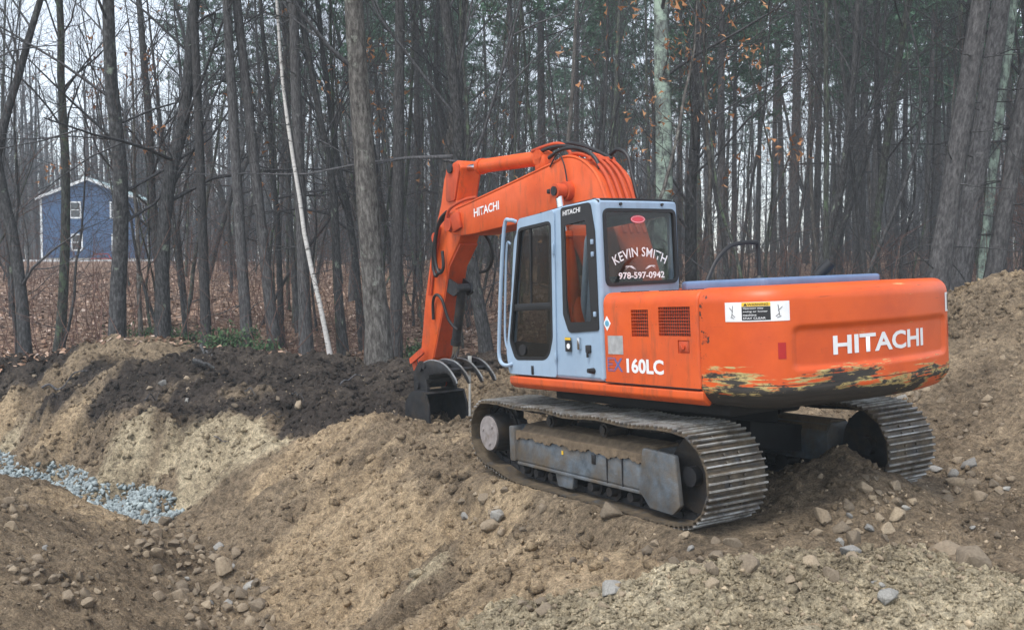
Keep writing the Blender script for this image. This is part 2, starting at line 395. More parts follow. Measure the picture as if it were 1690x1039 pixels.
# ------------------------------------------------------------------ excavator materials
def paint(name, base, dark, dirt=.5, rough=.42):
    m, n, l, b = mat(name); co = objco(n, l)
    f = noise(n, l, 2.2, 6, .62, vec=co)
    c = ramp(n, l, f, [(.25, dark), (.6, base)])
    st = noise(n, l, 3.5, 6, .7, vec=objco(n, l, (2.6, 2.6, .5)))         # run-down grime
    c = mixc(n, l, math_n(n, l, 'MULTIPLY', ramp(n, l, st, [(.52, 0), (.80, 1)]), dirt), c, (.10, .055, .03))
    sp = noise(n, l, 34, 5, .7, vec=co)
    c = mixc(n, l, math_n(n, l, 'MULTIPLY', ramp(n, l, sp, [(.66, 0), (.70, 1)]), dirt * 1.2, True), c, (.045, .028, .02))
    fade = ramp(n, l, noise(n, l, .9, 5, .65, vec=objco(n, l)), [(.45, 0), (.75, .35)])
    c = mixc(n, l, fade, c, tuple(min(1, x * .85 + .07) for x in base))
    l.new(c, b.inputs['Base Color'])
    l.new(ramp(n, l, f, [(.2, rough + .25), (.8, rough)]), b.inputs['Roughness'])
    b.inputs['Specular IOR Level'].default_value = .45
    bump(n, l, b, noise(n, l, 7, 3, .5, vec=co), .06, .01)
    return m
M_OR = paint('orange_paint', (.70, .100, .010), (.52, .064, .009), .8)
M_OR2 = paint('orange_paint_dirty', (.56, .070, .011), (.34, .036, .009), .85, .5)
M_BLUE = paint('cab_paint', (.32, .43, .55), (.25, .345, .455), .22)
M_HOOD = paint('hood_paint', (.13, .20, .34), (.09, .15, .26), .25)
M_BLACK = simple('black_rubber', (.012, .012, .013), .55, 0, .3)
M_STEEL = simple('dark_steel', (.035, .036, .040), .5, .5, .5, 9, .35, (.075, .055, .036), bmp=.2)
M_FRAME = simple('track_frame_paint', (.115, .142, .168), .5, .2, .6, 7, .6, (.14, .108, .072), bmp=.5)
M_CHROME = simple('chrome', (.62, .63, .65), .2, 1, .1)
M_INT = simple('interior', (.05, .046, .042), .7, 0, .3)
M_WHITE = simple('white_vinyl', (.80, .80, .80), .45, 0, .06)
M_BVIN = simple('black_vinyl', (.015, .015, .017), .45, 0, .1)
M_YEL = simple('yellow_vinyl', (.80, .50, .03), .45, 0, .1)
M_RED = simple('red_reflector', (.42, .012, .012), .35, 0, .2)
M_PINK = simple('red_sticker', (.72, .06, .09), .4, 0, .1)
M_SILV = simple('silver_plate', (.62, .64, .66), .32, .6, .25, 12)
M_MUD = simple('dried_mud', (.15, .11, .07), .95, 0, .45, 14, bmp=.8)
M_BLUEV = simple('blue_vinyl', (.10, .13, .32), .45, 0, .1)

def shoe_material():
    m, n, l, b = mat('track_shoe_steel'); co = objco(n, l)
    oi = n.new('ShaderNodeObjectInfo')
    tc = n.new('ShaderNodeTexCoord'); sx = n.new('ShaderNodeSeparateXYZ'); l.new(tc.outputs['Object'], sx.inputs[0])
    mp = n.new('ShaderNodeVectorMath'); mp.operation = 'ADD'; l.new(co, mp.inputs[0])
    cb = n.new('ShaderNodeCombineXYZ'); l.new(math_n(n, l, 'MULTIPLY', oi.outputs['Random'], 37.0), cb.inputs[0]); l.new(cb.outputs[0], mp.inputs[1])
    f = noise(n, l, 7, 6, .7, vec=mp.outputs[0])
    steel = ramp(n, l, noise(n, l, 30, 4, .6, vec=mp.outputs[0]), [(.3, (.045, .047, .05)), (.7, (.15, .153, .153))])
    c = mixc(n, l, ramp(n, l, f, [(.30, 0), (.46, 1)]), steel, ramp(n, l, f, [(.4, (.045, .034, .023)), (.75, (.19, .148, .098))]))
    tip = ramp(n, l, sx.outputs[2], [(.026, 0), (.034, 1)])                      # worn bright grouser tips
    tip = math_n(n, l, 'MULTIPLY', tip, ramp(n, l, noise(n, l, 5, 4, .7, vec=mp.outputs[0]), [(.40, .15), (.62, 1)]))
    c = mixc(n, l, tip, c, (.46, .46, .44))
    l.new(c, b.inputs['Base Color']); l.new(math_n(n, l, 'MULTIPLY', tip, .55), b.inputs['Metallic'])
    b.inputs['Roughness'].default_value = .48
    bump(n, l, b, f, .5, .01)
    return m
M_SHOE = shoe_material()

def glass_material(name, tint, refl=1.0):
    m, n, l, b = mat(name)
    n.remove(b); out = n['Material Output']
    tr = n.new('ShaderNodeBsdfTransparent'); tr.inputs[0].default_value = (*tint, 1)
    gl = n.new('ShaderNodeBsdfGlossy'); gl.inputs['Roughness'].default_value = .03; gl.inputs[0].default_value = (refl,) * 3 + (1,)
    fr = n.new('ShaderNodeLayerWeight'); fr.inputs[0].default_value = .5
    fac = math_n(n, l, 'ADD', math_n(n, l, 'MULTIPLY', math_n(n, l, 'POWER', fr.outputs['Facing'], 4.0), .7), .035)
    mx = n.new('ShaderNodeMixShader'); l.new(fac, mx.inputs[0]); l.new(tr.outputs[0], mx.inputs[1]); l.new(gl.outputs[0], mx.inputs[2])
    l.new(mx.outputs[0], out.inputs[0]); return m
M_GLASS = glass_material('cab_glass', (.76, .77, .76), .7)

def counterweight_material():
    """orange cast weight, the lower band rubbed through to cream primer and bare black iron"""
    m, n, l, b = mat('scraped_orange'); tc = n.new('ShaderNodeTexCoord')
    s = n.new('ShaderNodeSeparateXYZ'); l.new(tc.outputs['Object'], s.inputs[0])
    co = objco(n, l)
    base = ramp(n, l, noise(n, l, 2.0, 6, .6, vec=co), [(.25, (.52, .064, .009)), (.6, (.70, .100, .010))])
    streak = noise(n, l, 1.0, 8, .72, vec=objco(n, l, (2.6, 2.0, 34)))
    patch = noise(n, l, 1.0, 5, .6, vec=objco(n, l, (1.7, 1.3, 5.5)))
    zz = s.outputs[2]; yy = s.outputs[1]
    lowf = n.new('ShaderNodeMapRange'); l.new(zz, lowf.inputs[0]); lowf.inputs[1].default_value = 1.42; lowf.inputs[2].default_value = .98
    sidef = n.new('ShaderNodeMapRange'); l.new(yy, sidef.inputs[0]); sidef.inputs[1].default_value = -1.0; sidef.inputs[2].default_value = .9
    w = math_n(n, l, 'MULTIPLY', lowf.outputs[0], math_n(n, l, 'ADD', math_n(n, l, 'MULTIPLY', sidef.outputs[0], .55), .62))
    k = math_n(n, l, 'ADD', w, math_n(n, l, 'MULTIPLY', math_n(n, l, 'SUBTRACT', streak, .5), 1.7))
    k = math_n(n, l, 'ADD', k, math_n(n, l, 'MULTIPLY', math_n(n, l, 'SUBTRACT', patch, .5), 1.8))
    cream = ramp(n, l, k, [(.44, 0), (.50, 1)])
    iron = ramp(n, l, math_n(n, l, 'ADD', k, math_n(n, l, 'MULTIPLY', math_n(n, l, 'SUBTRACT', noise(n, l, 5, 5, .7, vec=objco(n, l, (1.2, 1.2, 3))), .5), 1.1)), [(.52, 0), (.60, 1)])
    c = mixc(n, l, cream, base, ramp(n, l, streak, [(.38, (.05, .035, .02)), (.45, (.34, .25, .09)), (.62, (.58, .47, .20))]))
    c = mixc(n, l, iron, c, ramp(n, l, streak, [(.3, (.010, .009, .009)), (.7, (.060, .050, .040))]))
    # thin dark scratches higher up and chips at the corner
    sc2 = noise(n, l, 1.0, 4, .6, vec=objco(n, l, (1.1, .9, 46)))
    sm = math_n(n, l, 'MULTIPLY', ramp(n, l, sc2, [(.655, 0), (.685, 1)]), ramp(n, l, patch, [(.46, 0), (.56, 1)]))
    c = mixc(n, l, sm, c, (.06, .025, .015))
    chip = noise(n, l, 9, 6, .75, vec=co)
    cm = n.new('ShaderNodeMapRange'); l.new(s.outputs[0], cm.inputs[0]); cm.inputs[1].default_value = -1.80; cm.inputs[2].default_value = -1.60
    ck = math_n(n, l, 'ADD', chip, math_n(n, l, 'MULTIPLY', cm.outputs[0], .12))
    c = mixc(n, l, ramp(n, l, ck, [(.675, 0), (.70, 1)]), c, (.03, .02, .016))
    l.new(c, b.inputs['Base Color'])
    l.new(ramp(n, l, cream, [(0, .45), (1, .75)]), b.inputs['Roughness'])
    bump(n, l, b, streak, .10, .01)
    return m
M_CW = counterweight_material()

# ------------------------------------------------------------------ excavator
ex = empty('excavator', EX_LOC, EX_ROT)
tag(ex, 'orange tracked excavator with pale blue cab, scraped counterweight and folded bucket thumb', 'excavator')
PSI = 0.0639
def up(o): o.rotation_euler.z = PSI; return o            # parts of the slewing upper structure
def mesh_part(name, me, m, parent): return link(name, me, m, parent)

# --- tracks
R_T, XT, ZT = .345, 1.53, .435          # tumbler pitch radius, half base, axle height
ZF, RF, XF = .485, .318, 1.50
def track_path():
    top = [(XF, ZF + RF), (1.2, .80), (.85, .782), (.45, .80), (0, .772), (-.45, .80), (-.9, .778), (-1.25, .795), (-1.53, .795)]
    pts = catmull([(x, 0, z) for x, z in top], 8)
    pts += [Vector((-XT + R_T * 1.04 * math.sin(-a), 0, ZT + R_T * 1.04 * math.cos(a))) for a in np.linspace(0, math.pi, 26)[1:]]
    pts += [Vector((x, 0, .062)) for x in np.linspace(-XT, .92, 34)[1:]]
    pts += [Vector((x, 0, z)) for x, z in ((1.05, .075), (1.2, .108), (1.36, .150))]
    pts += [Vector((XF + RF * math.sin(a), 0, ZF - RF * math.cos(a))) for a in np.linspace(.12, math.pi, 26)[:-1]]
    return pts
path = track_path(); seg = [(path[(i + 1) % len(path)] - path[i]).length for i in range(len(path))]
per = sum(seg); NSH = 48; pitch = per / NSH
def at_len(s):
    s %= per
    for i, d in enumerate(seg):
        if s <= d: return path[i].lerp(path[(i + 1) % len(path)], s / d)
        s -= d
    return path[0]
def shoe_mesh():
    L = pitch * .99; h = .012
    prof = [(-L / 2, 0), (-L / 2, h)]
    for c in (-L / 2 + .028, 0, L / 2 - .022):
        prof += [(c - .012, h), (c - .006, h + .030), (c + .006, h + .030), (c + .012, h)]
    prof += [(L / 2, h), (L / 2 + .006, h * .3), (L / 2 + .004, 0)]
    b = MB(); b.prism(prof, -.30, .30, 'xz')
    for s in (-1, 1):
        for xx in (-.035, .03): b.cyl((xx, s * .075, .004), (xx, s * .075, .026), .011, n=6)
    me = bpy.data.meshes.new('track_shoe'); bmesh.ops.recalc_face_normals(b.bm, faces=b.bm.faces[:]); b.bm.to_mesh(me); b.bm.free()
    me.materials.append(M_SHOE); return me
SHOE = shoe_mesh()
def link_mesh():
    b = MB(); L = pitch
    for s in (-1, 1):
        b.prism(rloop([(-L * .62, -.055), (L * .40, -.055), (L * .62, -.04), (L * .62, .004), (-L * .62, .004)], .02, 3), s * .072 - .02, s * .072 + .02, 'xz')
    b.cyl((L * .5, -.10, -.03), (L * .5, .10, -.03), .028, n=10)
    me = bpy.data.meshes.new('chain_link'); bmesh.ops.recalc_face_normals(b.bm, faces=b.bm.faces[:]); b.bm.to_mesh(me); b.bm.free()
    me.materials.append(M_STEEL); return me
LINK = link_mesh()
def disc_loop(r, n=24, teeth=0, depth=.0):
    out = []
    for i in range(n):
        a = i * 2 * math.pi / n
        rr = r - (depth if teeth and (i * teeth * 2 // n) % 2 else 0)
        out.append((rr * math.cos(a), rr * math.sin(a)))
    return out
G = 1.022
for side in (1, -1):
    tr = empty('track'); tr.parent = ex
    if side == 1: tr['label'] = 'mud caked track on the cab side'
    for i in range(NSH):
        a, b_ = at_len((i - .5) * pitch), at_len((i + .5) * pitch); mid = (a + b_) / 2; d = (b_ - a).normalized()
        nrm = Vector((d.z, 0, -d.x)) * -1
        cen = Vector((0, 0, .44))
        if nrm.dot(mid - Vector((max(-1.5, min(1.5, mid.x)), 0, .435))) < 0: nrm = -nrm
        M = Matrix((( d.x, 0, nrm.x, mid.x), (0, 1, 0, side * G), (d.z, 0, nrm.z, mid.z), (0, 0, 0, 1)))
        M[0][1] = 0
        if M.to_3x3().determinant() < 0: M = M @ Matrix.Diagonal((-1, 1, 1, 1))
        o = link('track_shoe', SHOE, None, tr); o.matrix_local = M
        k = link('chain_link', LINK, None, tr); k.matrix_local = M
    s = side; yo = s * (G + .12)
    fr = empty('track_frame'); fr.parent = ex
    b = MB()                                           # side beam with sloping mud shelf
    sec = [(.0, .24), (.20, .24), (.225, .26), (.215, .50), (.11, .60), (-.12, .60), (-.17, .50), (-.17, .24)]
    b.prism([(s * (G + y), z) for y, z in sec], -1.12, 1.05, 'yz', bev=.012)
    b.build('side_beam', M_FRAME, fr)
    b = MB(); b.prism([(s * (G + y), z) for y, z in [(.205, .525), (.11, .615), (-.10, .63), (-.16, .53)]], -1.1, .98, 'yz', bev=.01).build('mud_shelf', M_MUD, fr)
    b = MB(); b.box((-.03, s * (G + .205), .235), (2.05, .05, .03), bev=.006)
    b.build('lower_flange', M_FRAME, fr)
    b = MB(); b.prism(rloop([(-1.50, .20), (-1.46, .60), (-1.05, .62), (-.98, .26), (-1.12, .13), (-1.40, .12)], .03, 3), s * (G + .20), s * (G + .245), 'xz', bev=.008)
    b.build('idler_guard', M_FRAME, fr)
    b = MB(); b.prism(rloop([(1.00, .25), (1.02, .60), (1.10, .60), (1.10, .25)], .02, 2), s * (G + .02), s * (G + .25), 'xz', bev=.006)
    b.build('end_plate', M_FRAME, fr)
    b = MB(); b.prism(rloop([(.30, .10), (.06, .10), (.02, .24), (.34, .24)], .02, 3), s * (G + .15), s * (G + .21), 'xz', bev=.006)
    b.build('track_guide', M_FRAME, fr)
    yf = s * (G + .224)
    MB().box((-.32, yf, .43), (.055, .012, .085), bev=.004).build('hole_shade_patch', M_BVIN, fr)  # black patch stands in for the shade inside a small hole
    MB().box((.18, s * (G + .222), .43), (.022, .006, .035)).build('sticker', M_YEL, fr)
    for xx in (-.52, -.74): MB().box((xx, yf - s * .002, .37), (.012, .014, .25)).build('weld_seam', M_STEEL, fr)
    Rm = np.random.default_rng(4 + s)
    ph = Rm.random(4) * 6
    lipm = [(1.0 - 2.05 * k / 80, .492 + .012 * math.sin(k * .31 + ph[0]) + .010 * math.sin(k * .83 + ph[1]) + .007 * math.sin(k * 1.9 + ph[2]) - .006 * Rm.random()) for k in range(81)]
    MB().prism([(x, .56) for x, z in lipm[::-1]] + lipm, s * (G + .185), s * (G + .232), 'xz').build('mud_crust', M_MUD, fr)
    for xx in (-.80, -.50, -.22, .44, .70, .95):
        b = MB(); b.cyl((xx, s * (G - .13), .165), (xx, s * (G + .13), .165), .085, n=18); b.cyl((xx, s * (G + .12), .165), (xx, s * (G + .20), .165), .052, .042, n=14)
        b.build('roller', M_STEEL, fr)
    for xx in (.45, -.42):
        b = MB(); b.cyl((xx, s * (G - .05), .695), (xx, s * (G + .17), .695), .062, n=16); b.cyl((xx, s * (G + .165), .695), (xx, s * (G + .19), .695), .04, n=12)
        b.cyl((xx, s * (G - .1), .695), (xx, s * (G - .06), .695), .075, n=16)
        b.build('carrier_roller', M_STEEL, fr)
    sp = MB(); lp = []
    for i in range(42):
        a = i * 2 * math.pi / 42; rr = (.31, .31, .262)[i % 3]; lp.append((XF + rr * math.cos(a), ZF + rr * math.sin(a)))
    sp.prism(lp, s * G - .04, s * G + .04, 'xz')
    spo = sp.build('sprocket', M_STEEL, fr)
    b = MB(); b.cyl((XF, s * (G + .03), ZF), (XF, s * (G + .06), ZF), .255, n=30)
    for i in range(16):
        a = i * math.pi / 8; b.cyl((XF + .225 * math.cos(a), s * (G + .06), ZF + .225 * math.sin(a)), (XF + .225 * math.cos(a), s * (G + .078), ZF + .225 * math.sin(a)), .014, n=6)
    b.build('sprocket_flange', M_STEEL, fr)
    b = MB(); b.cyl((XF, s * (G + .05), ZF), (XF, s * (G + .25), ZF), .205, .195, n=32); b.build('final_drive', M_STEEL, fr, 30)
    b = MB(); b.cyl((XF, s * (G + .25), ZF), (XF, s * (G + .268), ZF), .178, n=32)
    for i in range(3):
        a = i * 2.1 + .3; b.cyl((XF + .11 * math.cos(a), s * (G + .266), ZF + .11 * math.sin(a)), (XF + .11 * math.cos(a), s * (G + .280), ZF + .11 * math.sin(a)), .018, n=8)
    hubm = simple('hub_face', (.30, .27, .26), .6, .2, .3, 14, .2)
    b.build('hub_cover', hubm, fr)
    b = MB(); b.cyl((-XT, s * G - .09, ZT), (-XT, s * G + .09, ZT), .30, n=32); b.cyl((-XT, s * G - .03, ZT), (-XT, s * G + .03, ZT), .335, n=32); b.cyl((-XT, s * G - .14, ZT), (-XT, s * G + .16, ZT), .08, n=16)
    b.build('idler', M_STEEL, fr)
b = MB(); b.box((0, 0, .60), (1.25, 1.5, .34), bev=.03)
for xx in (.62, -.62):
    for s in (-1, 1): b.box((xx, s * .55, .48), (.36, .75, .26), (s * -.16, 0, 0), bev=.02)
cb = b.build('car_body', simple('underside_shade_black', (.010, .010, .011), .7, 0, .4), ex)  # near-black colour paints in the shade under the machine
b = MB(); b.cyl((0, 0, .76), (0, 0, .98), .60, n=40); b.cyl((0, 0, .80), (0, 0, .86), .66, n=40); b.build('swing_bearing', M_STEEL, cb)

# --- revolving frame with the rounded orange skirt
ZB = .993
b = MB(); b.box((-.35, 0, 1.035), (2.5, 2.34, .09), bev=.01); b.box((.55, -.05, 1.15), (1.1, .62, .22), bev=.02)
frame = up(b.build('revolving_frame', M_STEEL, ex))
MB().box((-.45, 0, .935), (2.3, 1.9, .11), bev=.02).build('belly_shade_box', bpy.data.materials['underside_shade_black'], frame)  # added box, closes the see-through gap and darkens the belly
for s in (1, -1):
    sec = rloop([(s * 1.05, ZB + .01), (s * 1.19, ZB), (s * 1.245, ZB + .05), (s * 1.245, ZB + .118), (s * 1.05, ZB + .122)], [.02, .05, .04, .015, .01], 5)
    b = MB(); b.prism(sec, -1.60, 1.06, 'yz', bev=.012, ang=50)
    sk = up(b.build('skirt', M_OR, ex))
# --- engine side doors
def side_box(y0, y1, x0, x1, z0, z1, r):
    s = 1 if y1 > y0 else -1
    return rloop([(y0, z0), (y1, z0), (y1, z1 - .0), (y0, z1)], [.005, .005, r, .01], 8)
b = MB(); b.prism(side_box(.25, 1.24, 0, 0, 1.122, 1.905, .11), -1.575, -.415, 'yz', bev=.03, seg=4, ang=60)
panel = up(b.build('engine_door', M_OR, ex, 40))
holes = [(-1.00, -.79, 1.53, 1.755), (-1.485, -1.125, 1.54, 1.775)]
cut = []
for x0, x1, z0, z1 in holes:
    c = MB().box(((x0 + x1) / 2, 1.24, (z0 + z1) / 2), (x1 - x0, .16, z1 - z0)).build('cut', M_OR, None); c.rotation_euler.z = PSI; c.parent = ex; cut.append(c)
c = MB().box((-1.402, 1.25, 1.456), (.13, .05, .105)).build('cut', M_OR, None); c.rotation_euler.z = PSI; c.parent = ex; cut.append(c)
bpy.context.view_layer.update()
boolean(panel, cut)
for x0, x1, z0, z1 in holes:
    g = MB(); nxb = max(4, round((x1 - x0) / .0265)); nzb = max(4, round((z1 - z0) / .0265))
    for i in range(1, nxb): g.box((x0 + (x1 - x0) * i / nxb, 1.232, (z0 + z1) / 2), (.0055, .006, z1 - z0 - .002))
    for i in range(1, nzb): g.box(((x0 + x1) / 2, 1.2385, z0 + (z1 - z0) * i / nzb), (x1 - x0 - .002, .006, .0055))
    gr = g.build('grille', M_OR2, panel)
    MB().box(((x0 + x1) / 2, 1.172, (z0 + z1) / 2), (x1 - x0 - .004, .012, z1 - z0 - .004)).build('grille_backing', M_INT, panel)
MB().box((-1.402, 1.230, 1.456), (.11, .02, .085), bev=.006).cyl((-1.40, 1.23, 1.456), (-1.40, 1.253, 1.456), .022, n=14).box((-1.40, 1.255, 1.456), (.012, .014, .05), (0, .5, 0), bev=.003).build('door_latch', M_OR2, panel)
for x0, x1, k in ((-.86, -.56, 7), (-1.50, -1.04, 11)):                     # slots on the shoulder
    for i in range(k):
        xx = x0 + (x1 - x0) * (i + .5) / k
        MB().box((xx, 1.115, 1.904), ((x1 - x0) / k * .45, .085, .012), (0, 0, .0), bev=.003, seg=1).build('vent_slot', M_BVIN, panel)
MB().box((-1.0, 1.243, 1.128), (1.14, .012, .007)).build('door_seam', M_BVIN, panel)
b = MB(); b.prism(side_box(-.30, -1.24, 0, 0, 1.122, 1.905, .11), -1.575, .75, 'yz', bev=.03, seg=4, ang=60)
up(b.build('pump_door', M_OR, ex, 40))
# --- engine hood
b = MB(); b.prism(rloop([(-.50, .36), (-.62, -.95), (-1.70, -.95), (-1.78, .70), (-.9, .70)], .08, 4), 1.88, 1.975, 'xy', bev=.03, seg=3)
hood = up(b.build('engine_hood', M_HOOD, ex))
rail = catmull([(-.98, .52, 1.97), (-.98, .40, 2.14), (-.98, .24, 2.26), (-.98, .08, 2.295), (-.98, -.08, 2.30), (-.98, -.145, 2.27), (-.98, -.15, 2.0), (-.98, -.15, 1.97)], 6)
MB().tube(rail, .019, 10).cyl((-.98, -.15, 1.97), (-.98, -.15, 2.0), .055, .035, 16).build('hood_handrail', M_BLACK, hood)
MB().cyl((-1.30, -.55, 1.97), (-1.40, -.62, 2.09), .05, n=18).build('exhaust_stub', M_BLACK, hood)
# --- counterweight
def cw_plan(n=96, xs=-1.588, hw=1.24, Rr=3.3, xr=-2.42, rc=.24):
    cx = xr + Rr; out = [(xs, hw)]
    for y in hw * np.cos(np.linspace(0, math.pi, n)):
        x = cx - math.sqrt(Rr * Rr - y * y); d = hw - abs(y)
        if d < rc: x += (rc - math.sqrt(max(0, rc * rc - (rc - d) ** 2))) * 1.15
        out.append((x, y))
    out.append((xs, -hw)); return np.array(out)
plan = cw_plan()
dens = []
for i in range(len(plan) - 1):
    k = max(1, int(np.linalg.norm(plan[i + 1] - plan[i]) / .02))
    for j in range(k): dens.append(plan[i] + (plan[i + 1] - plan[i]) * j / k)
dens.append(plan[-1]); plan = np.array(dens)
tan = np.gradient(plan, axis=0); tan /= np.linalg.norm(tan, axis=1)[:, None]
nor = np.stack([tan[:, 1], -tan[:, 0]], 1)
if nor[len(nor) // 2, 0] > 0: nor = -nor
zs, ins = [], []
for a in np.linspace(0, 1, 7): zs.append(ZB + .14 * math.sin(a * math.pi / 2) ** 1 * a); ins.append(.17 * (1 - a) ** 1.5 + .0)
for z in np.linspace(ZB + .16, 1.80, 44): zs.append(z); ins.append(0)
for a in np.linspace(0.1, 1, 8): zs.append(1.80 + .115 * math.sin(a * math.pi / 2)); ins.append(.115 * (1 - math.cos(a * math.pi / 2)))
zs, ins = np.array(zs), np.array(ins)
def recess(y, z):
    k = sstep(.035, .0, np.maximum(np.abs(y - .03) - .94, 0) if False else np.hypot(np.maximum(np.abs(y - .02) - .90, 0), np.maximum(np.abs(z - 1.445) - .105, 0)) - .03)
    return .022 * k
def cw_pt(i, z, lift=0.0, inset=0.0):
    pos = plan[i] - nor[i] * inset
    rear = 1.0 if plan[i][0] < -2.05 else 0.0
    pos = pos - nor[i] * float(recess(plan[i][1], z)) * rear + nor[i] * lift
    # underside rises towards the far end
    return (pos[0], pos[1], z)
V = []; 
for j in range(len(zs)):
    for i in range(len(plan)): V.append(cw_pt(i, zs[j], 0, ins[j]))
npn = len(plan); Fq = []
for j in range(len(zs) - 1):
    for i in range(npn - 1): Fq.append((j * npn + i, j * npn + i + 1, (j + 1) * npn + i + 1, (j + 1) * npn + i))
bm = bmesh.new(); vs = [bm.verts.new(v) for v in V]
for f in Fq: bm.faces.new([vs[k] for k in f])
bm.faces.new([vs[i] for i in range(npn)][::-1]); bm.faces.new([vs[(len(zs) - 1) * npn + i] for i in range(npn)])
bm.faces.new([vs[j * npn] for j in range(len(zs))] + [vs[j * npn + npn - 1] for j in range(len(zs))][::-1])
bmesh.ops.recalc_face_normals(bm, faces=bm.faces[:])
me = bpy.data.meshes.new('counterweight'); bm.to_mesh(me); bm.free(); me.shade_smooth(); me.set_sharp_from_angle(angle=rad(40))
cw = up(link('counterweight', me, M_CW, ex))
arc = np.r_[0, np.cumsum(np.linalg.norm(np.diff(plan, axis=0), axis=1))]
def s_at_y(y): return float(np.interp(-y, -plan[:, 1], arc))
def on_cw(s, z, lift):
    i = int(np.clip(np.searchsorted(arc, s), 0, npn - 1)); i0 = max(i - 1, 0)
    t = 0 if arc[i] == arc[i0] else (s - arc[i0]) / (arc[i] - arc[i0])
    a, c_ = np.array(cw_pt(i0, z, lift)), np.array(cw_pt(i, z, lift)); return a + (c_ - a) * t
def cw_patch(name, s0, s1, z0, z1, m, lift=.003, parent=None, k=14):
    Vp = []; Fp = []
    for j in range(5):
        for i in range(k + 1): Vp.append(on_cw(s0 + (s1 - s0) * i / k, z0 + (z1 - z0) * j / 4, lift))
    for j in range(4):
        for i in range(k): Fp.append((j * (k + 1) + i, j * (k + 1) + i + 1, (j + 1) * (k + 1) + i + 1, (j + 1) * (k + 1) + i))
    return link(name, arr_mesh(name, Vp, Fp), m, parent or cw, smooth=True)
def cw_text(name, body, s0, w, z0, h, m, lift, bold=.02, parent=None, **kw):
    return link(name, text_mesh(body, w, h, lambda u, v: on_cw(s0 + u, z0 + v, lift), bold, **kw), m, parent or cw)
sH = s_at_y(.62); wH = s_at_y(-.50) - sH
cw_text('lettering', 'HITACHI', sH, wH, 1.375, .145, M_WHITE, .004, .028)
sS = s_at_y(1.236) ; sS = float(np.interp(1.86, -plan[:npn // 2, 0], arc[:npn // 2])); eS = s_at_y(1.0)
wd = cw_patch('warning_decal', sS, eS, 1.655, 1.80, M_WHITE)
q = (eS - sS)
cw_patch('decal_panel', sS + q * .30, sS + q * .72, 1.665, 1.765, M_BVIN, .0045, wd); cw_patch('decal_header', sS + q * .30, sS + q * .72, 1.768, 1.797, M_YEL, .0045, wd)
cw_text('decal_text', '\u25b2WARNING', sS + q * .33, q * .36, 1.772, .021, M_BVIN, .006, .012, wd)
for i, t_ in enumerate(('Operator may', 'swing or lower', 'machine', 'STAY CLEAR')):
    cw_text('decal_text', t_, sS + q * .32, q * (.30, .36, .2, .33)[i], 1.745 - i * .024, .015, M_WHITE, .006, .01, wd)
for x_, k_ in ((.13, 1), (.85, -1)):                                              # two line drawings of a swinging machine
    c0 = sS + q * x_
    Vp = []
    for (a0, b0, a1, b1) in ((0, .03, .012, .115), (.012, .07, -.02, .10), (.004, .05, .03, .03), (-.01, .03, .02, .02)):
        p0, p1 = np.array((a0 * k_, b0)), np.array((a1 * k_, b1)); d_ = p1 - p0; nn = np.array((-d_[1], d_[0])) / np.linalg.norm(d_) * .002
        Vp += [on_cw(c0 + w_[0], 1.66 + w_[1], .0055) for w_ in (p0 - nn, p1 - nn, p1 + nn, p0 + nn)]
    link('decal_drawing', arr_mesh('decal_drawing', Vp, np.arange(len(Vp)).reshape(-1, 4)), M_BVIN, wd)
cw_patch('reflector', s_at_y(1.085), s_at_y(1.035), 1.375, 1.495, M_RED, .003, None, 4)
cw_patch('reflector', s_at_y(-1.02), s_at_y(-1.06), 1.40, 1.52, M_RED, .003, None, 4)
d2 = cw_patch('side_decal', s_at_y(-.955), s_at_y(-1.10), 1.63, 1.79, M_WHITE)
cw_patch('decal_panel', s_at_y(-1.01), s_at_y(-1.07), 1.645, 1.775, M_BVIN, .0045, d2, 5)
# scratch along the casting seam
cw_patch('casting_seam', s_at_y(1.20), s_at_y(-1.16), 1.176, 1.181, M_BVIN, .0015, None, 60)

# --- cab
cabE = up(empty('cab')); cabE.parent = ex
prof = rloop([(-.375, 1.118), (1.10, 1.118), (1.135, 1.35), (.955, 2.46), (.80, 2.665), (.10, 2.725), (-.375, 2.745)], [.03, .06, .3, .2, .12, .2, .07], 5)
def inset_loop(loop, d):
    c = Vector((sum(p[0] for p in loop) / len(loop), sum(p[1] for p in loop) / len(loop))); n = len(loop); out = []
    for i in range(n):
        a, b_, e = Vector(loop[i - 1]), Vector(loop[i]), Vector(loop[(i + 1) % n])
        t = (e - a); nn = Vector((-t.y, t.x)).normalized()
        if nn.dot(c - b_) < 0: nn = -nn
        out.append(tuple(b_ + nn * d))
    return out
doorwin = rloop([(.815, 2.555), (.30, 2.585), (.345, 1.50), (.42, 1.30), (.96, 1.285), (1.045, 1.46)], [.06, .05, .20, .22, .08, .12], 6)
sidewin = rloop([(.135, 2.660), (-.265, 2.670), (-.295, 2.45), (-.300, 1.60), (.10, 1.575), (.155, 1.72)], [.03, .05, .1, .035, .07, .06], 5)
rearwin = rloop([(1.145, 2.635), (.305, 2.635), (.300, 1.985), (1.140, 1.975)], .055, 6)
rightwin = rloop([(.75, 2.55), (-.26, 2.60), (-.26, 1.75), (.95, 1.75)], .08, 5)
Pin = inset_loop(prof, .04)
MB().plate(Pin, [doorwin, sidewin], 1.178, .037, 'xz').build('near_side_wall', M_BLUE, cabE)
MB().plate(Pin, [rightwin], .245, .037, 'xz').build('far_side_wall', M_BLUE, cabE)
for yy in (1.175, .285): MB().tube([(x, yy, z) for x, z in Pin] + [(Pin[0][0], yy, Pin[0][1])], .04, 12).build('corner_tube', M_BLUE, cabE)
MB().plate([(.286, 1.158), (1.174, 1.158), (1.174, 2.705), (.286, 2.705)], [rearwin], -.375, .036, 'yz').build('rear_wall', M_BLUE, cabE)
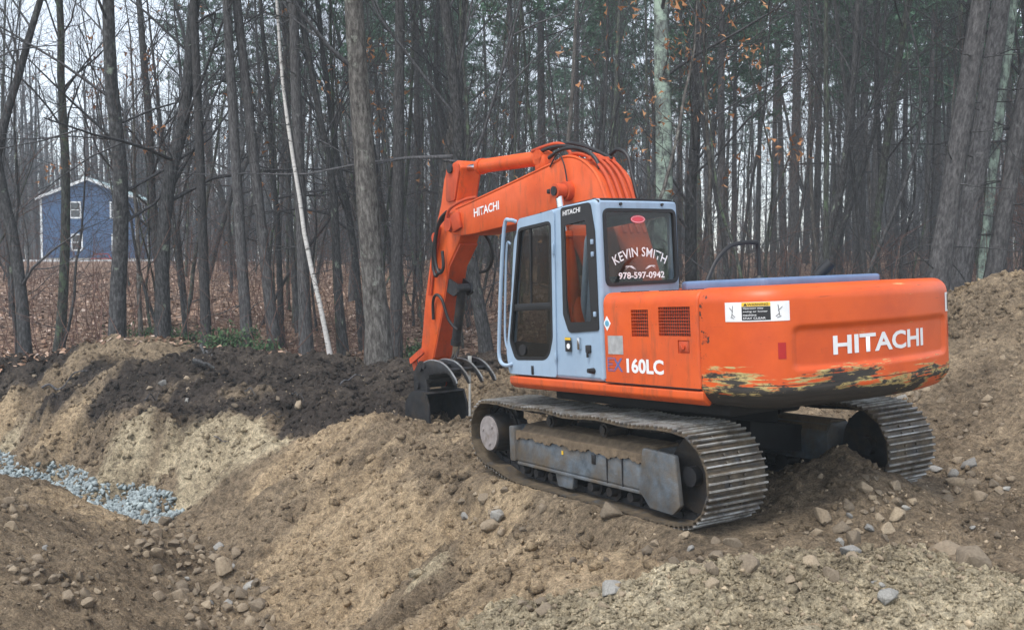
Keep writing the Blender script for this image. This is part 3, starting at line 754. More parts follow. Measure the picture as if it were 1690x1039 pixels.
def strip(name, sel):
    bm_ = MB(); run = [(p_, q_) for p_, q_ in zip(prof, Pin) if sel(*p_)]
    bm_.prism([p_ for p_, q_ in run] + [q_ for p_, q_ in run[::-1]], .286, 1.174, 'xz'); return bm_.build(name, M_BLUE, cabE)
strip('roof_panel', lambda x, z: z > 2.55)
MB().box((.36, .73, 1.138), (1.40, .888, .038)).build('floor_panel', M_INT, cabE)
MB().box((1.095, .73, 1.25), (.035, .888, .22)).build('front_lower_panel', M_BLUE, cabE)
# door, its window and seals
door_out = rloop([(.825, 2.655), (.235, 2.69), (.30, 1.135), (1.085, 1.135), (1.118, 1.35)], [.07, .05, .03, .05, .15], 5)
MB().plate(door_out, [inset_loop(doorwin, -.012)], 1.216, .014, 'xz').build('door', M_BLUE, cabE)
door = bpy.data.objects['door']
MB().plate(inset_loop(doorwin, -.012), [inset_loop(doorwin, .018)], 1.196, .036, 'xz').build('window_seal', M_BLACK, door)
MB().prism(inset_loop(doorwin, .01), 1.203, 1.208, 'xz').build('window_pane', M_GLASS, door)
MB().box((.70, 1.214, 1.795), (.74, .022, .07), (0, .015, 0), bev=.005).build('window_bar', M_BLACK, door)
MB().box((.66, 1.212, 2.19), (.016, .014, .74), (0, -.05, 0)).build('sliding_rail', M_BLACK, door)
for lo_, hi_ in ((2.28, 2.38), (1.28, 1.36)): MB().box((.262 + (.0 if lo_ > 2 else .03), 1.238, (lo_ + hi_) / 2), (.022, .018, hi_ - lo_), bev=.004).build('hinge', M_BLUE, door)
MB().box((.675, 1.236, 1.185), (.030, .014, .085), bev=.004).build('door_catch', M_STEEL, door)
lowpan = rloop([(1.035, 1.46), (.36, 1.44), (.42, 1.305), (.95, 1.292)], .05, 4)
MB().prism(lowpan, 1.190, 1.200, 'xz').cyl((.86, 1.195, 1.375), (.86, 1.218, 1.375), .055, n=18).build('door_lower_trim', M_BVIN, door)
# side and rear glazing
MB().plate(rloop([(.145, 2.700), (-.285, 2.712), (-.335, 2.45), (-.338, 1.575), (.095, 1.550), (.172, 1.72)], [.04, .05, .1, .03, .07, .06], 5), [rloop([(.095, 2.535), (-.215, 2.56), (-.235, 1.655), (.065, 1.645), (.11, 1.75)], .03, 4)], 1.2155, .008, 'xz').build('side_window_surround', M_BVIN, cabE)
MB().prism(inset_loop(sidewin, .012), 1.192, 1.197, 'xz').build('side_window_pane', M_GLASS, cabE)
bpy.data.objects['side_window_surround'].visible_shadow = True
link('lettering', text_mesh('HITACHI', .26, .045, lambda u, v: (.11 - u, 1.2265, 2.622 + v + u * .06), .02, shear=.1), M_WHITE, cabE)
MB().plate(inset_loop(rearwin, -.016), [inset_loop(rearwin, .016)], -.392, .030, 'yz').build('rear_window_seal', M_BLACK, cabE)
rw = MB().prism(inset_loop(rearwin, .004), -.372, -.368, 'yz').build('rear_window_pane', M_GLASS, cabE)
MB().prism(inset_loop(rightwin, .002), .262, .266, 'xz').build('far_window_pane', M_GLASS, cabE)
MB().prism([(1.112, 1.37), (1.116, 1.37), (.962, 2.50), (.958, 2.50)], .286, 1.174, 'xz').build('front_window_pane', M_GLASS, cabE)
MB().box((1.0, .72, 2.0), (.04, .045, 1.1), (0, -.135, 0)).build('windscreen_post', M_INT, cabE)
def rear(y, z): return (-.3935, y, z)
AR, ACY = .62, (.735)
def arch(u, v):
    a = (u - .31) / AR; r = AR + v; return (-.3745, ACY - r * math.sin(a), 1.63 + r * math.cos(a) - .03)
link('lettering', text_mesh('KEVIN SMITH', .62, .085, arch, .010, 1.06), M_WHITE, rw)
link('lettering', text_mesh('978-597-0942', .555, .060, lambda u, v: (-.3745, 1.0 - u, 2.02 + v), .022), M_WHITE, rw)
for s in (1, -1):                                                           # small flourishes under the name
    for k in range(3):
        pts = [Vector((-.3745, .735 + s * (.055 + t * .13), 2.105 + .03 * math.sin(t * 3.2 - k * .5) * (1 - k * .2) + k * .006)) for t in np.linspace(0, 1, 8)]
        Vp = []
        for i, p_ in enumerate(pts): w_ = .0035 * math.sin(math.pi * (i + .3) / 7.6); Vp += [p_ + Vector((0, 0, w_)), p_ - Vector((0, 0, w_))]
        link('flourish', arr_mesh('flourish', [tuple(v) for v in Vp], [(2 * i, 2 * i + 1, 2 * i + 3, 2 * i + 2) for i in range(7)]), M_WHITE, rw)
ov = [(.745 + .088 * math.cos(a), 2.555 + .036 * math.sin(a)) for a in np.linspace(0, 2 * math.pi, 28, False)]
stk = MB().prism(ov, -.3745, -.3735, 'yz').build('oval_sticker', M_PINK, rw)
MB().plate([(.745 + .080 * math.cos(a), 2.555 + .029 * math.sin(a)) for a in np.linspace(0, 2 * math.pi, 28, False)], [[(.745 + .075 * math.cos(a), 2.555 + .026 * math.sin(a)) for a in np.linspace(0, 2 * math.pi, 28, False)]], -.3756, .0006, 'yz').build('sticker_ring', M_WHITE, stk)
# roof bolts, latches, grab rail, stickers
MB().box((.10, 1.232, 1.445), (.085, .005, .13)).build('caution_sticker', M_BVIN, cabE)
cst = bpy.data.objects['caution_sticker']
MB().box((.10, 1.2355, 1.497), (.083, .004, .022)).build('sticker_header', M_YEL, cst)
MB().cyl((.095, 1.233, 1.43), (.095, 1.236, 1.43), .026, n=12).build('sticker_symbol', M_WHITE, cst)
MB().box((-.055, 1.226, 1.455), (.032, .03, .11), bev=.006).build('latch', M_CHROME, cabE)
MB().box((-.185, 1.226, 1.41), (.06, .03, .07), bev=.008).box((-.185, 1.24, 1.365), (.02, .015, .06), bev=.003).build('door_lock', M_STEEL, cabE)
MB().cyl((-.235, 1.21, 1.215), (-.225, 1.275, 1.22), .028, .02, 14).build('knob', M_BLACK, cabE)
for xx, yy in ((.6, 1.1), (-.2, 1.1), (-.2, .4), (.6, .4)): MB().cyl((xx, yy, 2.67), (xx, yy, 2.757 - max(0, xx) * .09), .018, n=8).build('roof_bolt', M_BLACK, cabE)
for yy, zz in ((.95, 2.69), (.45, 2.69)): MB().cyl((-.37, yy, zz), (-.392, yy, zz), .014, n=8).build('bolt', M_STEEL, cabE)
for zz in (2.36, 2.25, 1.72): MB().box((-.30, 1.225, zz), (.028, .03, .045), bev=.005).build('window_clip', M_BLUE, cabE)
MB().tube(catmull([(-.36, 1.185, 2.70), (-.30, 1.19, 2.728), (.1, 1.19, 2.710), (.55, 1.19, 2.672), (.76, 1.19, 2.65), (.84, 1.19, 2.58)], 6), .011, 8).build('roof_gutter', M_BLACK, cabE)
MB().tube(catmull([(-.352, 1.16, 2.730), (-.352, .9, 2.733), (-.352, .5, 2.733), (-.352, .29, 2.72), (-.352, .257, 2.66), (-.352, .25, 2.3), (-.352, .25, 1.97)], 6), .012, 8).build('roof_trim', M_BLACK, cabE)
rp = [(.86, 1.22, 2.63), (.90, 1.27, 2.65), (.985, 1.28, 2.60), (1.09, 1.28, 2.05), (1.17, 1.28, 1.45), (1.175, 1.28, 1.30), (1.13, 1.28, 1.235), (1.05, 1.27, 1.22), (1.03, 1.22, 1.235)]
MB().tube(catmull(rp, 7), .019, 10).build('grab_rail', M_BLUE, cabE)
MB().tube(catmull([(.98, 1.22, 2.42), (1.02, 1.24, 2.40), (1.09, 1.235, 1.9), (1.13, 1.23, 1.5), (1.10, 1.22, 1.36)], 6), .012, 8).build('door_bar', M_BLUE, cabE)
# seat, console and levers inside
st = MB(); st.box((.12, .73, 1.50), (.50, .50, .14), bev=.05, seg=3); st.box((-.10, .73, 1.80), (.12, .44, .50), (0, -.12, 0), bev=.05, seg=3); st.box((.1, .73, 1.3), (.34, .34, .3))
st.build('seat', M_INT, cabE)
b = MB()
for s in (1, -1): b.box((.28, .73 + s * .34, 1.48), (.60, .13, .32), bev=.03); b.cyl((.45, .73 + s * .34, 1.62), (.50, .73 + s * .34, 1.86), .014, n=8); b.cyl((.50, .73 + s * .34, 1.84), (.515, .73 + s * .34, 1.96), .03, n=10)
b.box((.85, .70, 1.35), (.25, .6, .06)); b.build('control_console', M_INT, cabE)
# panel decals
def pl(x, z, o=.0025): return (x, 1.24 + o, z)
panel_d = lambda nm, x0, x1, z0, z1, m, o=.002: MB().box(((x0 + x1) / 2, 1.24 + o / 2 + .0005, (z0 + z1) / 2), (x1 - x0, o, z1 - z0)).build(nm, m, panel)
panel_d('silver_sticker', -.675, -.478, 1.375, 1.535, M_SILV)
dm = MB().prism([(-.475, 1.64 + .065), (-.475 - .05, 1.64), (-.475, 1.64 - .065), (-.475 + .045, 1.64)], 1.2405, 1.2425, 'xz').build('diamond_sticker', M_WHITE, panel)
MB().cyl((-.477, 1.242, 1.64), (-.477, 1.2445, 1.64), .026, n=16).build('sticker_symbol', simple('blue_print', (.12, .35, .50), .4), dm)
tx = lambda u, v: (-.465 - u, 1.2432, 1.225 + v)
link('lettering', text_mesh('EX', .20, .118, lambda u, v: (-.463 - u, 1.2422, 1.226 + v), .012), M_BLUEV, panel)['label'] = 'blue and grey letters'
for k in range(5): MB().box((-.515, 1.2436, 1.236 + k * .024), (.10, .0015, .006)).build('letter_stripe', M_OR, panel)
link('lettering', text_mesh('160LC', .455, .125, lambda u, v: (-.712 - u, 1.2426, 1.222 + v), .036), M_WHITE, panel)

# --- boom
BY0, BY1 = -.25, .20
top = [(.28, 1.72), (.52, 2.35), (.70, 2.80), (.84, 3.09), (1.03, 3.26), (1.22, 3.345), (1.42, 3.365), (1.65, 3.315), (3.26, 3.075), (3.66, 3.02)]
bot = [(3.86, 2.985), (3.90, 2.83), (3.82, 2.74), (3.47, 2.68), (2.5, 2.725), (1.85, 2.72), (1.50, 2.62), (1.24, 2.36), (.98, 1.85), (.74, 1.45), (.55, 1.36), (.36, 1.45)]
def smooth2(pts, n=4): return [(v.x, v.z) for v in catmull([(a, 0, c) for a, c in pts], n)]
boom_loop = smooth2(top, 5) + smooth2(bot, 4)
b = MB(); b.prism(boom_loop, BY0, BY1, 'xz', bev=.014, seg=2, ang=60)
boom = up(b.build('boom', M_OR, ex, 45))
rib = [(x, z) for x, z in smooth2(top, 5)]
for yy in (BY1 - .012, BY0 + .012):
    MB().tube([(x, yy, z + .012) for x, z in rib[8:]], .016, 8).build('edge_bead', M_OR, boom)
link('lettering', text_mesh('HITACHI', .56, .105, lambda u, v: (3.225 - u, BY1 + .003, 2.885 + v + u * .085), .024), M_WHITE, boom)
for k, yy in enumerate((-.17, -.08, .01, .10)):
    MB().tube([(x - .02, yy, z + .045) for x, z in rib[6:34 - k]], .02, 8).build('hydraulic_pipe', M_OR2, boom)
for xx in (1.05, .66):
    zt_ = float(np.interp(xx, [r[0] for r in rib], [r[1] for r in rib])); MB().box((xx - .03, -.03, zt_ + .045), (.05, .36, .03), (0, -.9, 0), bev=.005).build('pipe_clamp', M_OR2, boom)
for pts in ([(2.14, -.12, 3.53), (1.95, -.12, 3.57), (1.72, -.14, 3.59), (1.50, -.15, 3.54), (1.25, -.15, 3.44), (1.0, -.15, 3.32)],
            [(2.12, .02, 3.52), (1.9, .02, 3.55), (1.62, .02, 3.54), (1.40, .01, 3.48), (1.18, .01, 3.40)],
            [(1.75, .12, 3.42), (1.5, .12, 3.48), (1.22, .11, 3.45), (1.0, .10, 3.34), (.9, .10, 3.20)],
            [(1.12, -.21, 3.36), (.98, -.22, 3.42), (.82, -.22, 3.33), (.74, -.2, 3.12), (.64, -.18, 2.86)]):
    MB().tube(catmull(pts, 7), .021, 9).build('hose', M_BLACK, boom)
MB().tube(catmull([(2.2, .02, 3.56), (2.05, .0, 3.58), (1.85, -.05, 3.60), (1.7, -.06, 3.56), (1.58, -.06, 3.45)], 6), .022, 9).build('hydraulic_pipe', M_OR2, boom)
MB().tube(catmull([(1.62, .21, 3.30), (1.45, .225, 3.42), (1.35, .225, 3.30), (1.30, .23, 3.1), (1.26, .25, 3.02)], 6), .008, 6).build('lamp_cable', M_BLACK, boom)
lp_ = MB(); lp_.box((2.02, -.02, 3.40), (.20, .16, .16), (0, .1, 0), bev=.02); lp_.build('arm_cylinder_bracket', M_OR, boom)
MB().box((3.62, BY1 + .02, 2.86), (.20, .05, .22), (0, .25, 0), bev=.02).cyl((3.80, BY0 - .04, 2.84), (3.80, BY1 + .05, 2.84), .085, n=20).build('pivot_boss', M_OR2, boom)
MB().tube(catmull([(3.2, .17, 3.13), (3.4, .18, 3.13), (3.6, .19, 3.10), (3.78, .22, 3.03), (3.86, .23, 2.90)], 6), .02, 8).build('hydraulic_pipe', M_OR2, boom)
MB().box((1.55, BY1 + .03, 3.055), (.16, .03, .012), (0, .1, 0)).box((1.62, BY1 + .03, 3.03), (.05, .05, .05), bev=.01).build('lamp_bracket', M_BLACK, boom)
# --- cylinders
def cylinder(name, a, bpt, r, rr, split, m, ends=True, y_w=.09):
    a, bpt = Vector(a), Vector(bpt); d = bpt - a; mid = a + d * split
    e = up(empty(name)); e.parent = ex
    b = MB(); b.cyl(a + d.normalized() * .04, mid, r, n=22); b.cyl(mid - d.normalized() * .07, mid, r * 1.14, n=22); b.cyl(a + Vector((0, -y_w, 0)), a + Vector((0, y_w, 0)), r * 1.0, n=16)
    b.build('barrel', m, e)
    MB().cyl(mid, bpt - d.normalized() * .05, rr, n=16).build('rod', M_CHROME, e)
    MB().cyl(bpt + Vector((0, -y_w, 0)), bpt + Vector((0, y_w, 0)), rr * 1.75, n=16).build('rod_eye', M_STEEL if m is M_STEEL else M_OR2, e)
    return e
for yy in (.335, -.385): cylinder('boom_cylinder', (1.02, yy, 1.28), (1.315, yy, 3.0), .075, .045, .74, M_OR, y_w=.06)
MB().cyl((1.315, BY0 - .22, 3.0), (1.315, BY1 + .21, 3.0), .05, n=18).build('cylinder_pin', M_STEEL, boom)
MB().cyl((1.315, BY1, 3.0), (1.315, BY1 + .07, 3.0), .105, n=22).build('pin_boss', M_OR2, boom)
cylinder('arm_cylinder', (2.06, -.03, 3.47), (3.86, -.03, 3.565), .088, .045, .74, M_OR)
# --- arm
AY0, AY1 = -.19, .10
arm_l = [(3.98, 3.60), (3.72, 3.66), (3.64, 3.56), (3.78, 3.15), (3.70, 2.74), (3.78, 2.62), (4.06, 2.33), (4.30, 1.69), (4.58, 1.10), (4.66, .98), (4.80, .93), (4.94, .99), (4.93, 1.08), (4.71, 1.93), (4.50, 2.50), (4.33, 2.88), (4.19, 3.13), (4.08, 3.45)]
b = MB(); b.prism(rloop(arm_l, .04, 3), AY0, AY1, 'xz', bev=.012, ang=60)
arm = up(b.build('arm', M_OR, ex, 45))
for yy in (AY0 - .012, AY1 + .012): MB().prism(rloop([(3.98, 3.58), (3.70, 3.63), (3.66, 3.52), (3.80, 3.15), (4.02, 3.15)], .06, 4), yy - .012, yy + .012, 'xz', bev=.004).build('lug_plate', M_OR2, arm)
MB().cyl((3.86, AY0 - .05, 3.565), (3.86, AY1 + .05, 3.565), .06, n=18).build('lug_pin', M_STEEL, arm)
for pts in ([(3.92, .17, 3.02), (4.06, .20, 2.92), (4.20, .19, 2.70), (4.26, .18, 2.42), (4.18, .18, 2.24), (4.08, .17, 2.30), (4.10, .16, 2.52)],
            [(3.95, .14, 2.98), (4.14, .18, 2.85), (4.30, .17, 2.6), (4.36, .16, 2.36), (4.30, .16, 2.20), (4.20, .15, 2.28)],
            [(3.72, -.22, 2.76), (3.60, -.26, 2.6), (3.58, -.28, 2.4), (3.70, -.28, 2.25), (3.84, -.24, 2.22)]):
    MB().tube(catmull(pts, 7), .022, 9).build('hose', M_BLACK, arm)
for k, o_ in enumerate((.0, .045)):
    MB().tube([(4.20 + o_, AY1 + .025, 2.85), (4.40 + o_, AY1 + .025, 2.35), (4.52 + o_, AY1 + .025, 1.95)], .016, 8).build('hydraulic_pipe', M_OR2, arm)
MB().tube(catmull([(4.47, .13, 1.62), (4.44, .14, 1.85), (4.33, .15, 1.95), (4.2, .14, 1.88), (4.12, .10, 1.62), (4.02, .04, 1.48)], 7), .02, 9).build('hose', M_BLACK, arm)
MB().prism([(3.775, 2.60), (3.765, 2.58), (4.045, 2.31), (4.285, 1.68), (4.56, 1.10), (4.575, 1.10), (4.30, 1.69), (4.06, 2.33)], AY0 + .012, AY1 - .012, 'xz').build('grimy_inner_plate', M_OR2, arm)
# bucket cylinder on the outer face, thumb cylinder on the inner face
cylinder('bucket_cylinder', (4.50, -.045, 2.72), (5.03, -.045, 1.02), .07, .042, .60, M_OR2)
cylinder('thumb_cylinder', (3.98, -.045, 2.02), (4.30, -.045, .98), .062, .038, .72, M_STEEL, y_w=.12)
b = MB()
for yy in (-.155, .065): b.prism(rloop([(4.12, 2.16), (3.92, 2.08), (3.90, 1.96), (4.0, 1.92), (4.22, 2.0)], .03, 3), yy - .015, yy + .015, 'xz')
b.build('thumb_cylinder_bracket', M_STEEL, arm)
# linkage and bucket
b = MB()
for yy in (AY0 - .05, AY1 + .05):
    b.prism(rloop([(5.08, 1.06), (5.02, 1.10), (4.80, .72), (4.84, .66), (4.90, .68)], .03, 3), yy - .018, yy + .018, 'xz')
    b.prism(rloop([(4.66, 1.16), (4.70, 1.24), (5.06, 1.08), (5.04, 1.00)], .03, 3), yy - .016 + .04 * (1 if yy > 0 else -1), yy + .016 + .04 * (1 if yy > 0 else -1), 'xz')
lk = up(b.build('bucket_linkage', M_OR2, ex))
bk = up(empty('bucket')); bk.parent = ex
sideL = [(4.56, .64), (4.92, .64), (5.12, .48), (5.14, .26), (5.0, .10), (4.74, .04), (4.46, .06), (4.48, .46)]
BW0, BW1 = -.35, .25
shell_pts = [(4.54, .64), (4.92, .64), (5.12, .48), (5.14, .26), (5.0, .10), (4.74, .04), (4.42, .05)]
sp = smooth2(shell_pts, 4); b = MB()
outer = sp; inn = [(x - .02 * (1 if z > .3 else .3), z + (.02 if z < .3 else -.02)) for x, z in sp][::-1]
b.prism(outer + inn, BW0, BW1, 'xz'); b.build('bucket_shell', M_STEEL, bk)
for yy in (BW0, BW1): MB().prism(rloop(sideL, .03, 3), yy - .014, yy + .014, 'xz').build('side_plate', M_STEEL, bk)
for i in range(5):
    yy = BW0 + .06 + (BW1 - BW0 - .12) * i / 4
    MB().prism([(4.47, .03), (4.47, .085), (4.30, .065), (4.26, .05), (4.30, .03)], yy - .035, yy + .035, 'xz', bev=.006).build('tooth', M_STEEL, bk)
b = MB()
for yy in (AY0 - .07, AY1 + .07): b.prism(rloop([(4.60, .62), (4.66, 1.02), (4.80, 1.06), (4.98, .90), (4.98, .62)], .05, 3), yy - .02, yy + .02, 'xz')
b.build('bucket_ear', M_STEEL, bk)
MB().box((4.74, -.045, .84), (.34, .42, .17), bev=.02).cyl((4.56, -.30, .86), (4.56, .21, .86), .05, n=14).build('quick_coupler', M_BLACK, bk)
MB().cyl((4.76, AY0 - .12, .97), (4.76, AY1 + .12, .97), .055, n=16).cyl((4.86, AY0 - .12, .72), (4.86, AY1 + .12, .72), .05, n=16).build('bucket_pin', M_STEEL, bk)
# thumb
th = up(empty('thumb')); th.parent = ex
tine = [(4.62, 1.04), (4.42, 1.08), (4.16, 1.06), (3.98, .99), (3.82, .87), (3.78, .80), (3.83, .79), (3.94, .90), (4.04, .92), (4.18, .92), (4.38, .90), (4.58, .88)]
for yy in (.22, .02, -.18, -.38):
    o = MB().prism(smooth2(tine + tine[:1], 3)[:-1], yy - .013, yy + .013, 'xz', bev=.003, ang=70).build('tine', M_STEEL, th)
    MB().tube([(x, yy, z) for x, z in smooth2(tine[:6], 4)], .013, 6).build('tine_edge', simple('worn_steel', (.26, .27, .27), .42, .5, .4, 12, .35) if yy > .21 else bpy.data.materials['worn_steel'], o)
MB().box((4.26, -.08, 1.02), (.08, .60, .02), bev=.004).box((4.02, -.08, .965), (.07, .60, .02), (0, -.3, 0), bev=.004).cyl((4.60, -.40, 1.0), (4.60, .25, 1.0), .045, n=14).build('cross_plate', M_STEEL, th)

# ------------------------------------------------------------------ woods: materials
def bark(name, c0, c1, c2, lichen=0.0, lic=(.22, .26, .20), sc_=15):
    m, n, l, b = mat(name); co = objco(n, l, (1, 1, .30)); cu = objco(n, l)
    f = noise(n, l, sc_ * 1.6, 7, .7, vec=co)
    c = ramp(n, l, f, [(.36, c0), (.5, c1), (.64, c2)])
    if lichen:
        g = noise(n, l, 3.2, 6, .7, vec=cu)
        c = mixc(n, l, ramp(n, l, g, [(.68 - lichen * .3, 0), (.74 - lichen * .2, 1)]), c, lic)
    oi = n.new('ShaderNodeObjectInfo')
    c = mixc(n, l, 1.0, c, ramp(n, l, oi.outputs['Random'], [(0, .70), (1, 1.3)]), 'MULTIPLY')
    l.new(c, b.inputs['Base Color']); b.inputs['Roughness'].default_value = .9; b.inputs['Specular IOR Level'].default_value = .2
    bump(n, l, b, f, .8, .03)
    return m
M_BARK = bark('bark_dark', (0.025, 0.024, 0.024), (0.060, 0.059, 0.059), (0.119, 0.119, 0.122), .25)
M_BARKM = bark('bark_mossy', (0.028, 0.028, 0.024), (0.069, 0.070, 0.063), (0.138, 0.147, 0.133), .5, (0.125, 0.176, 0.102))
M_BARKP = bark('bark_pine', (.040, .038, .038), (.085, .082, .082), (.145, .140, .140), .2, (.19, .19, .185))
M_BARKO = bark('bark_oak', (.040, .035, .031), (.105, .097, .088), (.205, .192, .176), .3, (.26, .275, .235), 11)
M_BARKL = bark('bark_lichen', (0.056, 0.059, 0.056), (0.138, 0.155, 0.144), (0.261, 0.309, 0.282), .75, (0.374, 0.478, 0.391), 6)
M_TWIG = bark('twig', (0.037, 0.037, 0.038), (0.075, 0.073, 0.076), (0.125, 0.124, 0.129))
M_TWIGR = bark('twig_red', (0.087, 0.049, 0.041), (0.152, 0.090, 0.072), (0.217, 0.131, 0.109))
def birch_mat():
    m, n, l, b = mat('bark_birch'); f = noise(n, l, 5, 4, .6, vec=objco(n, l, (1.2, 1.2, 5)))
    l.new(ramp(n, l, f, [(.34, (.06, .055, .05)), (.42, (.50, .48, .45)), (.7, (.66, .64, .61))]), b.inputs['Base Color']); b.inputs['Roughness'].default_value = .7
    return m
M_BIRCH = birch_mat()
def leafy(name, stops, trans=.25):
    m, n, l, b = mat(name); g = n.new('ShaderNodeNewGeometry')
    l.new(ramp(n, l, g.outputs['Random Per Island'], stops), b.inputs['Base Color']); b.inputs['Roughness'].default_value = .7
    b.inputs['Specular IOR Level'].default_value = .25
    return m
M_NEEDLE = leafy('pine_needles', [(0, (.045, .105, .068)), (.5, (.075, .160, .098)), (1, (.12, .22, .13))])
M_LEAF = leafy('dry_leaves', [(0, (.20, .075, .03)), (.5, (.36, .16, .065)), (1, (.50, .28, .14))])
M_LITTER = leafy('leaf_litter', [(0, (.10, .058, .036)), (.5, (.31, .190, .125)), (.85, (.46, .32, .235)), (1, (.64, .52, .44))])
M_SHRUB = leafy('shrub_leaves', [(0, (.030, .065, .028)), (.5, (.055, .11, .045)), (1, (.10, .17, .075))])

# ------------------------------------------------------------------ woods: growth
class Tubes:
    def __init__(s): s.V = []; s.F = []; s.n = 0
    def add(s, pts, rad_, k):
        pts = np.asarray(pts, float); rad_ = np.asarray(rad_, float); N = len(pts)
        t = np.gradient(pts, axis=0); t /= np.linalg.norm(t, axis=1)[:, None] + 1e-9
        ref = np.array((.9, .35, .12)) if abs(t[:, 2]).mean() > .6 else np.array((.1, .15, 1.0))
        u = np.cross(t, ref); u /= np.linalg.norm(u, axis=1)[:, None] + 1e-9; w = np.cross(t, u)
        a = np.arange(k) * 2 * np.pi / k
        ring = pts[:, None] + (u[:, None] * np.cos(a)[None, :, None] + w[:, None] * np.sin(a)[None, :, None]) * rad_[:, None, None]
        s.V.append(ring.reshape(-1, 3))
        i = np.arange(N - 1)[:, None] * k; j = np.arange(k)[None]; j2 = (j + 1) % k
        s.F.append((np.stack([i + j, i + j2, i + k + j2, i + k + j], -1).reshape(-1, 4)) + s.n); s.n += N * k
    def mesh(s, name, m):
        me = arr_mesh(name, np.concatenate(s.V), np.concatenate(s.F)); me.materials.append(m); me.shade_smooth(); return me
class Quads:
    def __init__(s): s.V = []
    def add(s, c, d, w): s.V.append((c - w, c + d * .5 - w * .2, c + d, c + d * .5 + w)) 
    def mesh(s, name, m):
        V = np.array(s.V).reshape(-1, 3); me = arr_mesh(name, V, np.arange(len(V)).reshape(-1, 4)); me.materials.append(m); return me

def limb(R, p, d, L, r, up_, wander, K):
    pts = [p]; st = L / K; d = d / np.linalg.norm(d)
    for i in range(K):
        d = d + R.normal(size=3) * wander + np.array((0, 0, up_)); d /= np.linalg.norm(d)
        p = p + d * st; pts.append(p)
    return np.array(pts)
def branch(R, T, p, d, L, r, lvl, maxl, up_=.06, dens=1.0, leaves=None, leafp=0):
    K = max(3, int(5 - lvl * .3)); pts = limb(R, p, d, L, r, up_, .16, K)
    T.add(pts, np.linspace(r, max(r * .35, .0025), K + 1), 5 if r > .03 else 4 if r > .012 else 3)
    if lvl >= maxl:
        if leaves is not None:
            for q in pts[1:]:
                if R.random() < leafp:
                    for _ in range(R.integers(1, 4)):
                        dd = R.normal(size=3) + np.array((0, 0, -.9)); dd /= np.linalg.norm(dd); leaves.add(q + R.normal(size=3) * .05, dd * (.09 + .06 * R.random()), np.cross(dd, R.normal(size=3)) * .03)
        return
    n = max(2, int((3.6 + 2.2 * R.random()) * dens))
    for i in range(n):
        f = .2 + .8 * (i + R.random()) / n; x = f * K; k = min(int(x), K - 1); q = pts[k] + (pts[k + 1] - pts[k]) * (x - k)
        t = pts[k + 1] - pts[k]; t = t / np.linalg.norm(t); s = np.cross(t, R.normal(size=3)); s /= np.linalg.norm(s) + 1e-9
        branch(R, T, q, t * .75 + s * (.55 + .4 * R.random()), L * (.64 - .3 * f + .14 * R.random()), r * (.50 - .2 * f), lvl + 1, maxl, up_, dens, leaves, leafp)

